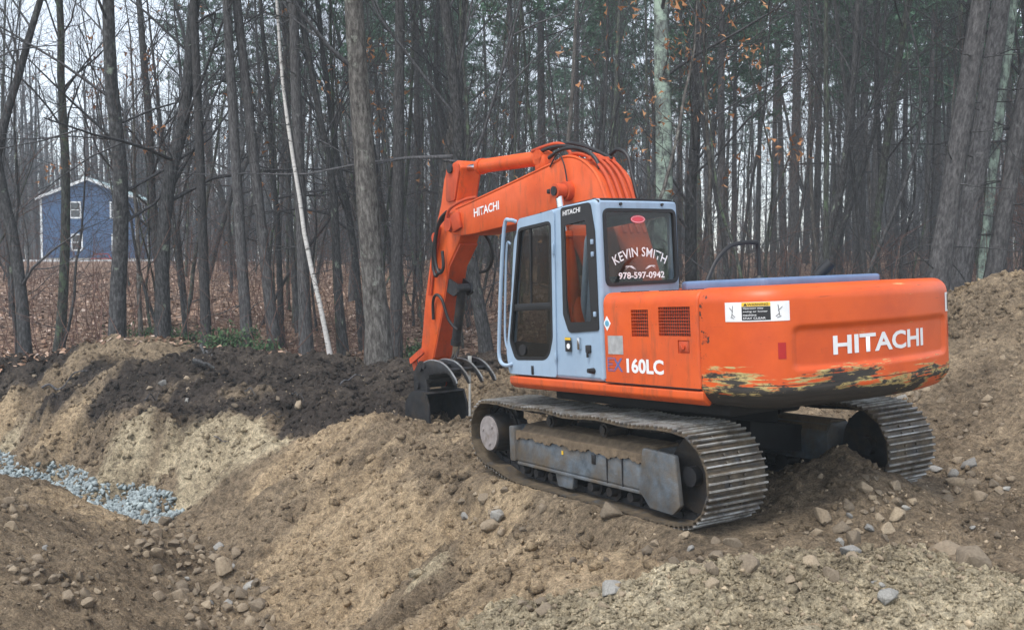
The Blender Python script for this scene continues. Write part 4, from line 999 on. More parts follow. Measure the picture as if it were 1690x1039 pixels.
def make_tree(name, seed, H, r, first, nb, kind, mbark, mtwig, blen=.22, maxl=2, wob=.06, leaves=0, fork=None, dens=1.0):
    R = np.random.default_rng(seed); T = Tubes(); B = Tubes(); Lq = Quads() if leaves else None
    K = 18; pts = [np.zeros(3) - np.array((0, 0, .4))]; d = np.array((0, 0, 1.0))
    for i in range(K):
        d = d + np.r_[R.normal(size=2) * wob, 0]; d[2] = max(d[2], .9); d = d / np.linalg.norm(d)
        if kind == 'pine': d = d * .5 + np.array((0, 0, .5))
        pts.append(pts[-1] + d * (H + .4) / K)
    pts = np.array(pts); pts[:, :2] -= (pts[:, :2] - pts[0, :2]) * np.linspace(.0, .5, K + 1)[:, None]
    rad_ = r * (1 - np.linspace(0, 1, K + 1) ** 1.2 * .85); rad_[0] = r * 1.45; rad_[1] = r * 1.05
    T.add(pts, rad_, 12 if r > .07 else 7)
    def at(f):
        x = f * K; k = min(int(x), K - 1); return pts[k] + (pts[k + 1] - pts[k]) * (x - k), pts[k + 1] - pts[k], rad_[k]
    if fork:
        for sg in (-1, 1):
            p, t, rr = at(fork); q = limb(R, p, np.array((sg * .33, R.normal() * .1, 1.0)), H * (1 - fork) * 1.0, rr, .03, .06, 10)
            T.add(q, np.linspace(rr * .85, .02, 11), 9)
            for i in range(9): 
                j = 2 + i % 8; s = R.normal(size=3); s[2] = abs(s[2]) + .3; branch(R, B, q[j], s, H * .16, rr * .25, 1, maxl, .06, dens)
    if kind == 'pine':
        for i in range(26):                                   # dead snags low on the stem
            f = .06 + .42 * R.random(); p, t, rr = at(f); a = R.random() * 6.28
            dd = np.array((math.cos(a), math.sin(a), .05 + R.normal() * .15)); L = .5 + 1.3 * R.random()
            branch(R, B, p + dd * rr * .6, dd, L, .014, 1, 2, -.02, .7)
        N = Quads()
        for i in range(nb):
            f = first + (1 - first) * (i + R.random() * .6) / nb; p, t, rr = at(min(f, .995)); a = i * 2.4 + R.random()
            L = H * blen * (1.15 - .85 * (f - first) / (1 - first)) * (.7 + .5 * R.random()); dd = np.array((math.cos(a), math.sin(a), .12 + .25 * f))
            q = limb(R, p, dd, L, rr, .02, .08, 6); B.add(q, np.linspace(.035, .008, 7), 4)
            for j in range(2, 7):
                for s_ in range(7):
                    base = q[j] + R.normal(size=3) * np.array((.28, .28, .10)); tip = R.normal(size=3); tip[2] = abs(tip[2]) * .8 + .1; tip /= np.linalg.norm(tip)
                    for z_ in range(6):
                        v = tip + R.normal(size=3) * .55; v /= np.linalg.norm(v); N.add(base, v * (.26 + .14 * R.random()), np.cross(v, R.normal(size=3)) * .04)
        nm = N.mesh(name + '_needles', M_NEEDLE)
    else:
        for i in range(nb):
            f = first + (1 - first) * (i + R.random()) / nb; p, t, rr = at(min(f, .97)); a = R.random() * 6.28
            el = .35 + .7 * R.random() + f * .4; dd = np.array((math.cos(a), math.sin(a), el))
            L = H * blen * (1.2 - .75 * f) * (.6 + .7 * R.random())
            branch(R, B, p, dd, L, max(rr * .27, .006), 1, maxl, .06, dens, Lq, leaves)
        nm = Lq.mesh(name + '_leaves', M_LEAF) if leaves and Lq.V else None
    return dict(trunk=T.mesh(name + '_trunk', mbark), crown=B.mesh(name + '_crown', mtwig), extra=nm, r=r, H=H, kind=kind)

HARD = [make_tree('hardwood%d' % i, 100 + i, 15 + (i * 7 % 5), .14 + .02 * (i % 3), (.20, .28, .16, .33, .24, .30)[i], 24, 'hard', (M_BARK, M_BARKM, M_BARK, M_BARKO, M_BARKM, M_BARK)[i], M_TWIG, .24, 3, .035 + .03 * (i % 3), dens=1.2) for i in range(6)]
FORK = make_tree('forked', 140, 14, .13, .12, 6, 'hard', M_BARK, M_TWIG, .2, 3, .04, fork=.33)
SAP = [make_tree('sapling%d' % i, 200 + i, 6 + (i % 3) * 1.6, .035 + .008 * (i % 3), .14, 13, 'hard', M_BARK if i % 2 else M_BARKM, M_TWIGR if i in (1, 4) else M_TWIG, .34, 3, .10, dens=1.25) for i in range(6)]
BEECH = [make_tree('beech%d' % i, 300 + i, 9, .055, .22, 14, 'hard', M_BARKO, M_TWIG, .30, 3, .09, leaves=.17) for i in range(2)]
PINE = [make_tree('pine%d' % i, 400 + i, 21 + i % 3 * 2, .17 + .02 * (i % 2), (.42, .50, .38, .46)[i], 46, 'pine', M_BARKP, M_BARK, .16, 2, .012) for i in range(4)]
BIRCH = make_tree('birch', 500, 13, .06, .45, 10, 'hard', M_BIRCH, M_TWIG, .2, 3, .05)
OAK = make_tree('oak', 510, 18, .22, .30, 14, 'hard', M_BARKO, M_TWIG, .22, 3, .03)
LICH = make_tree('lichen', 520, 18, .19, .34, 14, 'hard', M_BARKL, M_TWIG, .22, 3, .03)

def place_tree(var, x, y, label, cat, name, group=None, rz=0, lean=0, leany=0, sxy=1, s=1.0, dz=0):
    e = empty(name, (x, y, gz(x, y) + dz)); e.rotation_mode = 'YXZ'; e.rotation_euler = (leany, lean, rz)
    tag(e, label, cat, group)
    # lean is about the world axes, the turn about the stem comes first
    e.rotation_mode = 'QUATERNION'
    e.rotation_quaternion = Euler((leany, lean, 0)).to_quaternion() @ Euler((0, 0, rz)).to_quaternion()
    e.scale = (sxy * s, sxy * s, s)
    link('trunk', var['trunk'], None, e); link('crown', var['crown'], None, e)
    if var['extra']: link('needles' if var['kind'] == 'pine' else 'leaves', var['extra'], None, e)
    return e
FPX = 1628.17
def at_px(px, d): return ((px - 845) / FPX * d, d)
taken = []
hand = [  # px at the base, distance, px where it leaves the frame top, width px, variant, name, label
 (40, 20.5, 22, 19, FORK, 'bare_tree', 'dark tree forking into two stems above the left end of the berm'.replace('left', 'far')),
 (92, 22.5, 110, 15, HARD[1], 'bare_tree', 'slim mossy tree in front of the blue house gable'),
 (188, 20.8, 203, 26, HARD[0], 'bare_tree', 'stout dark trunk standing before the corner of the blue house'),
 (258, 21.2, 205, 22, HARD[2], 'bare_tree', 'dark trunk leaning over the white roof end of the blue house'),
 (276, 26, 240, 16, HARD[0], 'bare_tree', 'thinner dark tree close behind the trunk leaning over the house'),
 (340, 21, 326, 15, PINE[1], 'pine_tree', 'slim grey pine between the leaning trunk and the laurel shrub'),
 (408, 20.2, 380, 17, PINE[0], 'pine_tree', 'straight grey pine rising beside the green laurel shrub'),
 (455, 20.4, 398, 17, PINE[2], 'pine_tree', 'grey pine tilted towards the house, next to the laurel pine'),
 (505, 20.0, 488, 19, PINE[3], 'pine_tree', 'grey pine just behind the low end of the dark berm'),
 (545, 19.6, 436, 8, BIRCH, 'birch_tree', 'thin white birch leaning across the dark stems'),
 (568, 21.0, 498, 13, HARD[5], 'bare_tree', 'dark bent tree beside the foot of the white birch'),
 (625, 18.9, 592, 37, OAK, 'oak_tree', 'thick oak with pale ridged bark by the bucket'),
 (652, 20.5, 662, 19, PINE[1], 'pine_tree', 'grey pine tucked against the thick pale oak'),
 (806, 19.5, 752, 20, HARD[2], 'bare_tree', 'dark leaning tree behind the excavator arm and cab'),
 (1085, 22, 1128, 31, LICH, 'lichen_tree', 'broad trunk crusted with pale lichen behind the cab roof'),
 (1140, 24, 1172, 20, HARD[0], 'bare_tree', 'dark straight trunk beside the lichen crusted trunk'),
 (1538, 17.6, 1606, 33, PINE[0], 'pine_tree', 'large grey pine leaning outward above the counterweight'),
 (1572, 18.6, 1642, 32, PINE[3], 'pine_tree', 'large brown grey pine close behind the leaning big pine'),
 (1625, 18.4, 1712, 26, PINE[2], 'pine_tree', 'leaning grey pine at the crest of the spoil bank'),
 (1612, 20.5, 1640, 15, LICH, 'lichen_tree', 'narrow lichen spotted tree between the big pines and the spoil bank'),
 (720, 24, 735, 17, HARD[3], 'bare_tree', 'pale barked tree seen past the excavator arm'),
 (1330, 24, 1390, 13, HARD[5], 'bare_tree', 'dark leaning stem rising behind the hood handrail'),
 (1440, 25, 1450, 14, HARD[4], 'bare_tree', 'mossy stem rising behind the middle of the counterweight'),
]
for i, (px, d, pt, wpx, var, nm, lab) in enumerate(hand):
    x, y = at_px(px, d); basey = 445 + (2.09 - gz(x, y)) / d * FPX
    sx = (wpx / FPX * d / 2) / var['r'] / .92
    place_tree(var, x, y, lab, 'tree', nm, 'trees along the edge of the dig' , rz=i * 1.7, lean=math.atan2((pt - px), basey), sxy=sx)
    taken.append((x, y))
# two saplings that still hold orange leaves, one by the lichen trunk, one before the boom
for i, (px, d, lab) in enumerate(((1180, 20.5, 'young beech holding orange leaves beside the lichen crusted trunk'), (985, 20.0, 'young beech holding orange leaves above the excavator boom'),
                                  (232, 23, 'young beech holding a few red brown leaves in front of the blue house roof'), (655, 23.5, 'young beech holding brown leaves behind the thick pale oak'))):
    x, y = at_px(px, d); place_tree(BEECH[i % 2], x, y, lab, 'tree', 'beech_sapling', 'young beeches with leaves', rz=i * 2.0, s=1.05)
for i, (px, d) in enumerate(((1210, 44), (1275, 50), (1345, 42), (1420, 47), (1490, 40), (1250, 60), (1380, 62), (1470, 58), (1660, 45), (1560, 52), (1020, 52), (1610, 60), (1120, 48), (690, 40), (1190, 36), (1310, 34), (1440, 36), (1090, 40), (950, 44))):
    x, y = at_px(px, d); taken.append((x, y))
    place_tree(PINE[i % 4], x, y, 'green pine whose low crown hangs behind the bare trees', 'tree', 'pine_tree', 'green pines behind the bare trees', rz=i * 1.3, sxy=.95, s=.85 + .05 * (i % 4))
R = np.random.default_rng(77)
def free(x, y, d): return all((x - a) ** 2 + (y - b_) ** 2 > d * d for a, b_ in taken)
HX, HY = -35.9, 84.0
def scatter(n, d0, d1, dmin, fn, spread=.60, bias=1.0):
    k = 0; tries = 0
    while k < n and tries < n * 60:
        tries += 1; d = d0 + (d1 - d0) * R.random() ** bias; x = (R.random() * 2 - 1) * (spread * d + 2)
        if not free(x, d, dmin): continue
        px = 845 + x / d * FPX
        if 45 < px < 255 and d < 82 and R.random() < .93: continue            # the house shows through the stems
        if abs(x - HX) < 8 and d > 74: continue
        if 1150 < px < 1400 and d > 38 and R.random() < .5: continue          # thinner woods, sky low between the stems
        taken.append((x, d)); fn(x, d, k, px); k += 1
LB = {0: 'dark bare hardwood', 1: 'mossy bare hardwood', 3: 'pale barked hardwood'}
def hard_near(x, d, k, px):
    v = k % 6; place_tree(HARD[v], x, d, {3: 'pale barked bare tree standing in the near woods', 1: 'mossy bare tree standing in the near woods', 4: 'mossy bare tree standing in the near woods'}.get(v, 'dark bare tree standing in the near woods'), 'tree', 'bare_tree', 'bare trees of the near woods',
        R.random() * 6.28, R.normal() * .06, R.normal() * .05, .26 + .32 * R.random(), .8 + .4 * R.random())
def hard_far(x, d, k, px):
    v = k % 6; place_tree(HARD[v], x, d, 'bare grey tree far back in the hazy woods', 'tree', 'bare_tree', 'bare trees of the far woods', R.random() * 6.28, R.normal() * .05, R.normal() * .04, .5 + .4 * R.random(), .85 + .45 * R.random())
def pine_mid(x, d, k, px):
    if px < 560 and k % 3: x = abs(x) * .9 + 2
    place_tree(PINE[k % 4], x, d, 'green topped pine standing among the bare trees' if d < 55 else 'tall green pine far back in the hazy woods', 'tree', 'pine_tree', 'pines of the woods', R.random() * 6.28, R.normal() * .02, R.normal() * .02, .6 + .45 * R.random(), .85 + .35 * R.random())
def sap(x, d, k, px):
    v = k % 6; place_tree(SAP[v], x, d, 'thin sapling with reddish twigs in the understorey' if v in (1, 4) else 'thin grey sapling with bare twigs in the understorey', 'tree', 'sapling', 'saplings of the understorey', R.random() * 6.28, R.normal() * .10, R.normal() * .08, 1, .7 + .6 * R.random())
scatter(74, 20, 44, 1.0, hard_near)
scatter(124, 20, 46, .6, sap)
scatter(76, 42, 100, 1.5, hard_far)
scatter(14, 26, 55, 1.5, lambda x, d, k, px: pine_mid(x, d, k, px))
scatter(40, 55, 110, 2.2, pine_mid)

# far woods that read as one mass of stems and twigs
T = Tubes(); Rf = np.random.default_rng(5)
for i in range(1500):
    d = 92 + 90 * Rf.random(); x = (Rf.random() * 2 - 1) * .72 * d; px = 845 + x / d * FPX
    if 1150 < px < 1400 and Rf.random() < .7: continue
    z = gz(x, d); h = 13 + 9 * Rf.random(); lean = Rf.normal(size=2) * .04 * h
    p = np.array([(x, d, z - .3), (x + lean[0] * .5, d + lean[1] * .4, z + h * .5), (x + lean[0], d + lean[1], z + h)])
    T.add(p, np.array((.17, .12, .03)) * (.6 + .9 * Rf.random()), 4)
    for k in range(16):
        f = .08 + .88 * Rf.random(); q = p[0] + (p[2] - p[0]) * f; v = np.r_[Rf.normal(size=2) * .8, .9 + Rf.random()] * (2.2 * (1.2 - f * .6))
        T.add(np.array([q, q + v * .5 + Rf.normal(size=3) * .15, q + v]), np.array((.045, .03, .012)), 3)
for i in range(5200):
    d = 48 + 70 * Rf.random(); x = (Rf.random() * 2 - 1) * .66 * d; px = 845 + x / d * FPX
    if (1150 < px < 1400 and Rf.random() < .6) or (30 < px < 270 and d < 84) or (abs(x - HX) < 9 and 70 < d < 100): continue
    q = np.array((x, d, gz(x, d) - .1)); h = 2 + 6 * Rf.random() ** 1.5; v = np.r_[Rf.normal(size=2) * .16, 1] * h
    T.add(np.array([q, q + v * .5 + Rf.normal(size=3) * .04 * h, q + v]), np.array((.026, .020, .008)) * (.7 + .6 * Rf.random()), 3)
far_w = link('far_woods', T.mesh('far_woods', M_TWIG), None); tag(far_w, 'grey mass of bare stems closing the woods at the back', 'woods', kind='stuff')

# brush of thin stems and twigs on the forest floor
T = Tubes()
for i in range(2600):
    d = 19.4 + 34 * Rf.random() ** 1.3; x = (Rf.random() * 2 - 1) * (.60 * d + 1); z = gz(x, d); h = .5 + 2.6 * Rf.random() ** 2
    v = np.r_[Rf.normal(size=2) * .28, 1] * h; q = np.array((x, d, z - .05))
    p = np.array([q, q + v * .4 + Rf.normal(size=3) * .04 * h, q + v * .75 + Rf.normal(size=3) * .07 * h, q + v + np.r_[Rf.normal(size=2) * .15 * h, -.05 * h]])
    T.add(p, np.array((.009, .007, .005, .002)) * (.7 + .7 * Rf.random()), 3)
    for k in range(2):
        b0 = p[1] + (p[2] - p[1]) * Rf.random(); w = np.r_[Rf.normal(size=2) * .4, .35] * h * .4
        T.add(np.array([b0, b0 + w * .5 + Rf.normal(size=3) * .03, b0 + w]), np.array((.005, .004, .002)), 3)
ug = link('undergrowth', T.mesh('undergrowth', M_TWIGR), None); tag(ug, 'thin bare brush stems standing in the fallen leaves', 'undergrowth', kind='stuff')
# fallen leaves
n_l = 22000; d = 19.0 + 30 * Rf.random(n_l) ** 1.4; x = (Rf.random(n_l) * 2 - 1) * (.58 * d + 1)
z = np.array([gz(a, b_) for a, b_ in zip(x, d)]) + .012 + .02 * Rf.random(n_l)
a = Rf.random(n_l) * 6.28; s_ = .035 + .05 * Rf.random(n_l); tl = Rf.normal(size=(n_l, 2)) * .4
u = np.stack([np.cos(a) * s_, np.sin(a) * s_, tl[:, 0] * s_], 1); w = np.stack([-np.sin(a) * s_ * .6, np.cos(a) * s_ * .6, tl[:, 1] * s_], 1); c0 = np.stack([x, d, z], 1)
V = np.stack([c0 - u, c0 - w, c0 + u, c0 + w], 1).reshape(-1, 3)
me = arr_mesh('leaf_litter', V, np.arange(len(V)).reshape(-1, 4)); me.materials.append(M_LITTER)
tag(link('leaf_litter', me), 'fallen russet leaves covering the forest floor', 'leaves', kind='stuff')

# low green shrubs at the foot of the pines
def shrub(px, d, w, h, lab):
    x, y = at_px(px, d); Rr = np.random.default_rng(int(px)); e = empty('laurel_shrub', (x, y, gz(x, y))); tag(e, lab, 'shrub', 'green laurel shrubs')
    Q = Quads(); T = Tubes()
    for i in range(26):
        v = np.r_[Rr.normal(size=2) * w * .45, h * (.5 + .5 * Rr.random())]; T.add(np.array([(0, 0, -.05), v * .5 + Rr.normal(size=3) * .05, v]), np.array((.012, .009, .004)), 3)
        for k in range(26):
            f = .35 + .65 * Rr.random(); c = v * f + Rr.normal(size=3) * np.array((.10, .10, .07)); dd = Rr.normal(size=3); dd /= np.linalg.norm(dd)
            Q.add(c, dd * .10, np.cross(dd, Rr.normal(size=3)) * .022)
    link('foliage', Q.mesh('foliage', M_SHRUB), None, e); link('stem', T.mesh('stem', M_TWIG), None, e)
shrub(372, 19.6, .75, .55, 'green laurel shrub between the two grey pines at the berm'); shrub(425, 19.8, .55, .45, 'small green laurel at the foot of the tilted pine')
shrub(300, 22, .8, .6, 'dull green laurel behind the berm near the leaning trunk'); shrub(232, 23.5, .7, .5, 'olive green laurel beside the stout dark trunk'); shrub(690, 21, .7, .6, 'green laurel behind the excavator bucket')

# ------------------------------------------------------------------ blue house, drive
M_SID = simple('blue_siding', (.045, .075, .19), .6, 0, .12, 3)
def siding():
    m, n, l, b = mat('blue_clapboard'); tc = n.new('ShaderNodeTexCoord'); wv = n.new('ShaderNodeTexWave'); wv.bands_direction = 'Z'; wv.wave_profile = 'SAW'
    wv.inputs['Scale'].default_value = 2.6; l.new(tc.outputs['Object'], wv.inputs['Vector'])
    f = noise(n, l, 1.2, 5, .6, vec=tc.outputs['Object'])
    l.new(ramp(n, l, f, [(.3, (.040, .098, .215)), (.7, (.060, .140, .29))]), b.inputs['Base Color']); b.inputs['Roughness'].default_value = .6
    bump(n, l, b, wv.outputs['Fac'], .6, .05); return m
M_SID = siding(); M_TRIM = simple('white_trim', (.78, .80, .80), .5, 0, .05); M_ROOF = simple('pale_metal_roof', (.55, .68, .70), .45, .1, .12, 2)
M_PANE = simple('house_glass', (.05, .055, .06), .1, 0, .3); M_CONC = simple('concrete', (.40, .39, .36), .85, 0, .15)
hz0 = 3.12
ho = empty('house', (HX, HY, hz0), (0, 0, rad(7))); tag(ho, 'two storey blue clapboard house with white trim and pale roof behind the trees', 'house')
w2, dep, eave, ridge = 3.9, 10.0, 5.0, 6.6
MB().prism([(-w2, 0), (w2, 0), (w2, eave), (0, ridge), (-w2, eave)], 0, dep, 'xz').build('wall', M_SID, ho)
MB().box((0, dep / 2, -.6), (2 * w2 - .04, dep - .04, 1.2)).build('foundation', M_CONC, ho)
sl = math.atan2(ridge - eave, w2); rl = math.hypot(ridge - eave, w2) + .35
for s in (-1, 1):
    rf = MB().box((s * (w2 / 2 + .12), dep / 2, (eave + ridge) / 2 + .08), (rl + .1, dep + .7, .10), (0, s * sl, 0)).build('roof', M_ROOF, ho)
    for k in range(14): MB().box((s * (w2 / 2 + .12), -.25 + k * .78, (eave + ridge) / 2 + .145), (rl + .1, .04, .03), (0, s * sl, 0)).build('roof_seam', M_ROOF, rf)
    MB().box((s * (w2 / 2 + .12), -.37, (eave + ridge) / 2 + .02), (rl + .1, .05, .22), (0, s * sl, 0)).build('rake_board', M_TRIM, rf)
    MB().box((s * (w2 - .05), -.02, eave / 2), (.16, .06, eave)).build('corner_board', M_TRIM, ho)
MB().box((w2 + .02, dep / 2, eave - .1), (.06, dep, .2)).build('fascia', M_TRIM, ho); MB().box((w2 + .02, .1, eave / 2), (.05, .16, eave)).build('corner_board', M_TRIM, ho)
for (xx, zz, fr) in ((-1.08, 4.05, 'g'), (2.2, 4.05, 'g'), (-1.0, 1.32, 'g'), (2.3, 1.32, 'g')):
    wo = MB().plate([(xx - .48, zz - .72), (xx + .48, zz - .72), (xx + .48, zz + .72), (xx - .48, zz + .72)], [[(xx - .36, zz - .6), (xx + .36, zz - .6), (xx + .36, zz + .6), (xx - .36, zz + .6)]], -.07, .08, 'xz').build('window', M_TRIM, ho)
    for zz2 in (zz - .31, zz + .31): MB().box((xx, -.02, zz2), (.70, .02, .56)).build('pane', M_PANE, wo)
    MB().box((xx, -.04, zz), (.72, .04, .06)).build('meeting_rail', M_TRIM, wo)
for yy, zz in ((2.2, 4.05), (6.2, 4.05), (6.2, 1.4)):
    wo = MB().plate([(yy - .48, zz - .72), (yy + .48, zz - .72), (yy + .48, zz + .72), (yy - .48, zz + .72)], [[(yy - .36, zz - .6), (yy + .36, zz - .6), (yy + .36, zz + .6), (yy - .36, zz + .6)]], w2 + .0, .07, 'yz').build('window', M_TRIM, ho)
    MB().box((w2 + .02, yy, zz), (.02, .70, 1.18)).build('pane', M_PANE, wo)
MB().box((w2 + .04, 3.9, 1.05), (.06, 1.0, 2.1)).build('door', M_TRIM, ho)
fr = MB()
for a_, b_ in (((0, 0, 0), (.5, 0, .7)), ((.5, 0, .7), (1.6, 0, .75)), ((1.6, 0, .75), (2.1, 0, 0)), ((.25, 0, .35), (1.85, 0, .35))): fr.cyl(a_, b_, .04, n=8)
fo = fr.build('tube_frame', M_RED, None); fo.location = (HX + .6, HY - 1.6, gz(HX + .6, HY - 1.6)); tag(fo, 'small red tube frame standing by the blue house wall', 'frame')
# gravel drive past the house
V = []; F = []
xs_ = np.linspace(-52, -8, 60)
for i, xx in enumerate(xs_):
    yc = 77.5 + .006 * (xx + 30) ** 2 - .1 * (xx + 30)
    for k, o_ in enumerate(np.linspace(-5.0, 4.0, 9)): V.append((xx, yc + o_, gz(xx, yc + o_) + .22 - .035 * abs(o_)))
for i in range(59):
    for k in range(8): F.append((i * 9 + k, (i + 1) * 9 + k, (i + 1) * 9 + k + 1, i * 9 + k + 1))
tag(link('driveway', arr_mesh('driveway', V, F), simple('drive_gravel', (.36, .36, .355), .9, 0, .3, 3)), kind='structure')

# ------------------------------------------------------------------ rocks, gravel, clods, sticks
def hit(px, py):
    """ground point seen along one line of sight of the survey"""
    v = np.array(((px - 845) / FPX, 1.0, (445 - py) / FPX)); t = 3.6
    while t < 60:
        p = np.array((0, 0, 2.0923)) + v * t
        if p[2] < gz(p[0], p[1]): return p[0], p[1]
        t += .03
    return p[0], p[1]
def rockmat(name, c0, c1, rough=.85):
    m, n, l, b = mat(name); oi = n.new('ShaderNodeObjectInfo'); g = n.new('ShaderNodeNewGeometry'); co = objco(n, l)
    f = noise(n, l, 6, 6, .7, vec=co); c = ramp(n, l, f, [(.3, c0), (.7, c1)])
    r_ = math_n(n, l, 'FRACT', math_n(n, l, 'ADD', oi.outputs['Random'], g.outputs['Random Per Island']))
    c = mixc(n, l, 1.0, c, ramp(n, l, r_, [(0, (.60, .58, .55)), (.5, (1, .96, .9)), (1, (1.3, 1.25, 1.15))]), 'MULTIPLY')
    l.new(c, b.inputs['Base Color']); b.inputs['Roughness'].default_value = rough
    bump(n, l, b, noise(n, l, 22, 5, .7, vec=co), .5, .02); return m
M_ROCK = rockmat('field_stone', (.17, .135, .095), (.33, .275, .205)); M_ROCKG = rockmat('grey_stone', (.17, .17, .165), (.33, .33, .32))
M_CRUSH = rockmat('crushed_stone', (.16, .20, .22), (.36, .43, .46), .7); M_PEB = rockmat('pebble', (.20, .155, .105), (.40, .33, .24))
def hull(seed, npt=14, flat=.65):
    Rr = np.random.default_rng(seed); p = Rr.normal(size=(npt, 3)); p /= np.linalg.norm(p, axis=1)[:, None]; p *= (.75 + .35 * Rr.random((npt, 1))); p *= np.array((1, .75 + .2 * Rr.random(), flat + .2 * Rr.random()))
    bm = bmesh.new(); [bm.verts.new(v) for v in p]; r = bmesh.ops.convex_hull(bm, input=bm.verts[:])
    bmesh.ops.delete(bm, geom=list({v for v in r['geom_interior'] if isinstance(v, bmesh.types.BMVert)}), context='VERTS')
    return bm
def rock_mesh(seed, m):
    bm = hull(seed, 17)
    bmesh.ops.bevel(bm, geom=bm.edges[:], offset=.05, segments=1, affect='EDGES')
    bmesh.ops.recalc_face_normals(bm, faces=bm.faces[:]); me = bpy.data.meshes.new('rock'); bm.to_mesh(me); bm.free(); me.materials.append(m); me.shade_smooth(); me.set_sharp_from_angle(angle=rad(32)); return me
RK = [rock_mesh(900 + i, M_ROCK) for i in range(10)]; RKG = [rock_mesh(950 + i, M_ROCKG) for i in range(4)]
Rr = np.random.default_rng(21); placed = []
def rock(x, y, s, label, group, grey=False, sink=.30):
    me = (RKG if grey else RK)[Rr.integers(4 if grey else 10)]
    o = bpy.data.objects.new('rock', me); C.objects.link(o); nrm = gnormal(x, y)
    o.rotation_mode = 'QUATERNION'; o.rotation_quaternion = nrm.to_track_quat('Z', 'Y') @ Euler((Rr.normal() * .3, Rr.normal() * .3, Rr.random() * 6.28)).to_quaternion()
    o.location = Vector((x, y, gz(x, y))) + nrm * s * (.46 - sink); s *= .95; o.scale = (s, s * (.8 + .4 * Rr.random()), s * (.75 + .4 * Rr.random()))
    tag(o, label, 'rock', group); placed.append((x, y, s))
def cluster(pts, n, spread, s0, s1, label, group, greyp=.1, tight=.8):
    k = 0; tries = 0
    while k < n and tries < n * 25:
        tries += 1; f = Rr.random() * (len(pts) - 1); i = int(f); a, b_ = np.array(pts[i], float), np.array(pts[min(i + 1, len(pts) - 1)], float)
        p = a + (b_ - a) * (f - i) + Rr.normal(size=2) * np.array(spread)
        x, y = hit(*p); s = s0 + (s1 - s0) * Rr.random() ** 2.2
        if any((x - q[0]) ** 2 + (y - q[1]) ** 2 < (tight * (s + q[2])) ** 2 for q in placed): continue
        rock(x, y, s, label, group, Rr.random() < greyp); k += 1
GR1 = 'rocks heaped in the trench bottom'
for px, py, s, lab in ((365, 948, .17, 'biggest pale grey rock lying in the trench bottom'), (350, 985, .16, 'blocky tan rock in the middle of the trench rubble'), (425, 1012, .15, 'angular tan rock low in the trench rubble')):
    x, y = hit(px, py); rock(x, y, s, lab, GR1)
x, y = hit(372, 946); rock(x, y, .10, 'flat blue grey rock resting on the trench rubble', GR1, True); x, y = hit(410, 975); rock(x, y, .10, 'dark grey rock at the edge of the trench rubble', GR1, True)
cluster([(235, 880), (290, 925), (345, 965), (400, 1015)], 104, (24, 24), .05, .13, 'fist to head sized tan rock in the trench bottom rubble', GR1, .05, .72)
cluster([(300, 960), (330, 1020), (430, 1030)], 18, (25, 16), .04, .10, 'fist to head sized tan rock in the trench bottom rubble', GR1, .05, .72)
GR2 = 'rocks on the near trench slope'
cluster([(25, 950), (95, 965), (135, 985)], 24, (16, 10), .045, .10, 'tan rock in the loose row across the near trench slope', GR2, .08, .75)
cluster([(10, 830), (15, 865)], 8, (10, 12), .05, .09, 'tan rock half buried high on the near trench slope', GR2)
cluster([(0, 1010), (120, 900), (250, 940)], 8, (30, 30), .035, .06, 'small stone scattered over the near trench slope', GR2)
GR3 = 'rocks on the slope below the track'
x, y = hit(810, 878); rock(x, y, .13, 'pale block on the slope below the track', GR3); x, y = hit(822, 858); rock(x, y, .12, 'upturned grey slab on the slope below the track', GR3, True)
x, y = hit(1012, 850); rock(x, y, .15, 'brown boulder beside the track shoes', GR3)
cluster([(800, 830), (795, 870)], 14, (22, 20), .04, .09, 'tan stone in the small cluster below the track', GR3)
cluster([(870, 850), (960, 880), (1000, 950)], 14, (50, 28), .035, .08, 'stone scattered on the slope beside the machine', GR3)
GR4 = 'rocks on and around the dirt heap between the tracks'
x, y = hit(1365, 862); rock(x, y, .13, 'large pale rock at the foot of the dirt heap', GR4); x, y = hit(1392, 880); rock(x, y, .10, 'upright pale rock at the foot of the dirt heap', GR4)
cluster([(1400, 830), (1470, 825), (1440, 870), (1380, 890)], 28, (28, 16), .04, .095, 'angular rock lying on the dirt heap between the tracks', GR4, .08, .75)
GR5 = 'rocks on the worked ground behind the machine'
x, y = hit(1578, 918); rock(x, y, .17, 'large rounded tan boulder on the worked ground', GR5, sink=.35); x, y = hit(1617, 940); rock(x, y, .12, 'tilted dark slab beside the rounded tan boulder', GR5)
x, y = hit(1212, 905); rock(x, y, .10, 'broad flat stone on the worked ground between track and sandy mound', GR5)
cluster([(1100, 920), (1180, 920), (1180, 960)], 14, (30, 18), .04, .10, 'tan rock in the loose patch behind the track end', GR5)
cluster([(1250, 950), (1480, 900), (1650, 880)], 20, (60, 22), .03, .085, 'tan stone lying loose on the worked ground', GR5)
cluster([(1560, 775), (1600, 790)], 9, (18, 10), .07, .14, 'pale rock beside the end of the far track', GR5, .2)
cluster([(1590, 820), (1660, 800)], 10, (30, 14), .05, .10, 'rock at the foot of the spoil bank', GR5, .15)
cluster([(1500, 655), (1530, 662)], 6, (14, 8), .07, .13, 'pale rock showing behind the far track', GR5, .2)
cluster([(1630, 640), (1600, 700), (1660, 720), (1640, 560)], 12, (30, 40), .035, .08, 'stone stuck in the face of the spoil bank', GR5, .2)
GR6 = 'stones on the sandy mound'
x, y = hit(1475, 995); rock(x, y, .06, 'blue grey stone sitting on the sandy mound', GR6, True)
cluster([(815, 1020), (900, 1010), (1050, 1000)], 8, (25, 10), .035, .07, 'pale stone at the rim of the sandy mound', GR6)
cluster([(1150, 990), (1400, 960), (1600, 990)], 8, (60, 20), .02, .045, 'small stone bedded in the sandy mound', GR6)
GR7 = 'rocks in the berm'
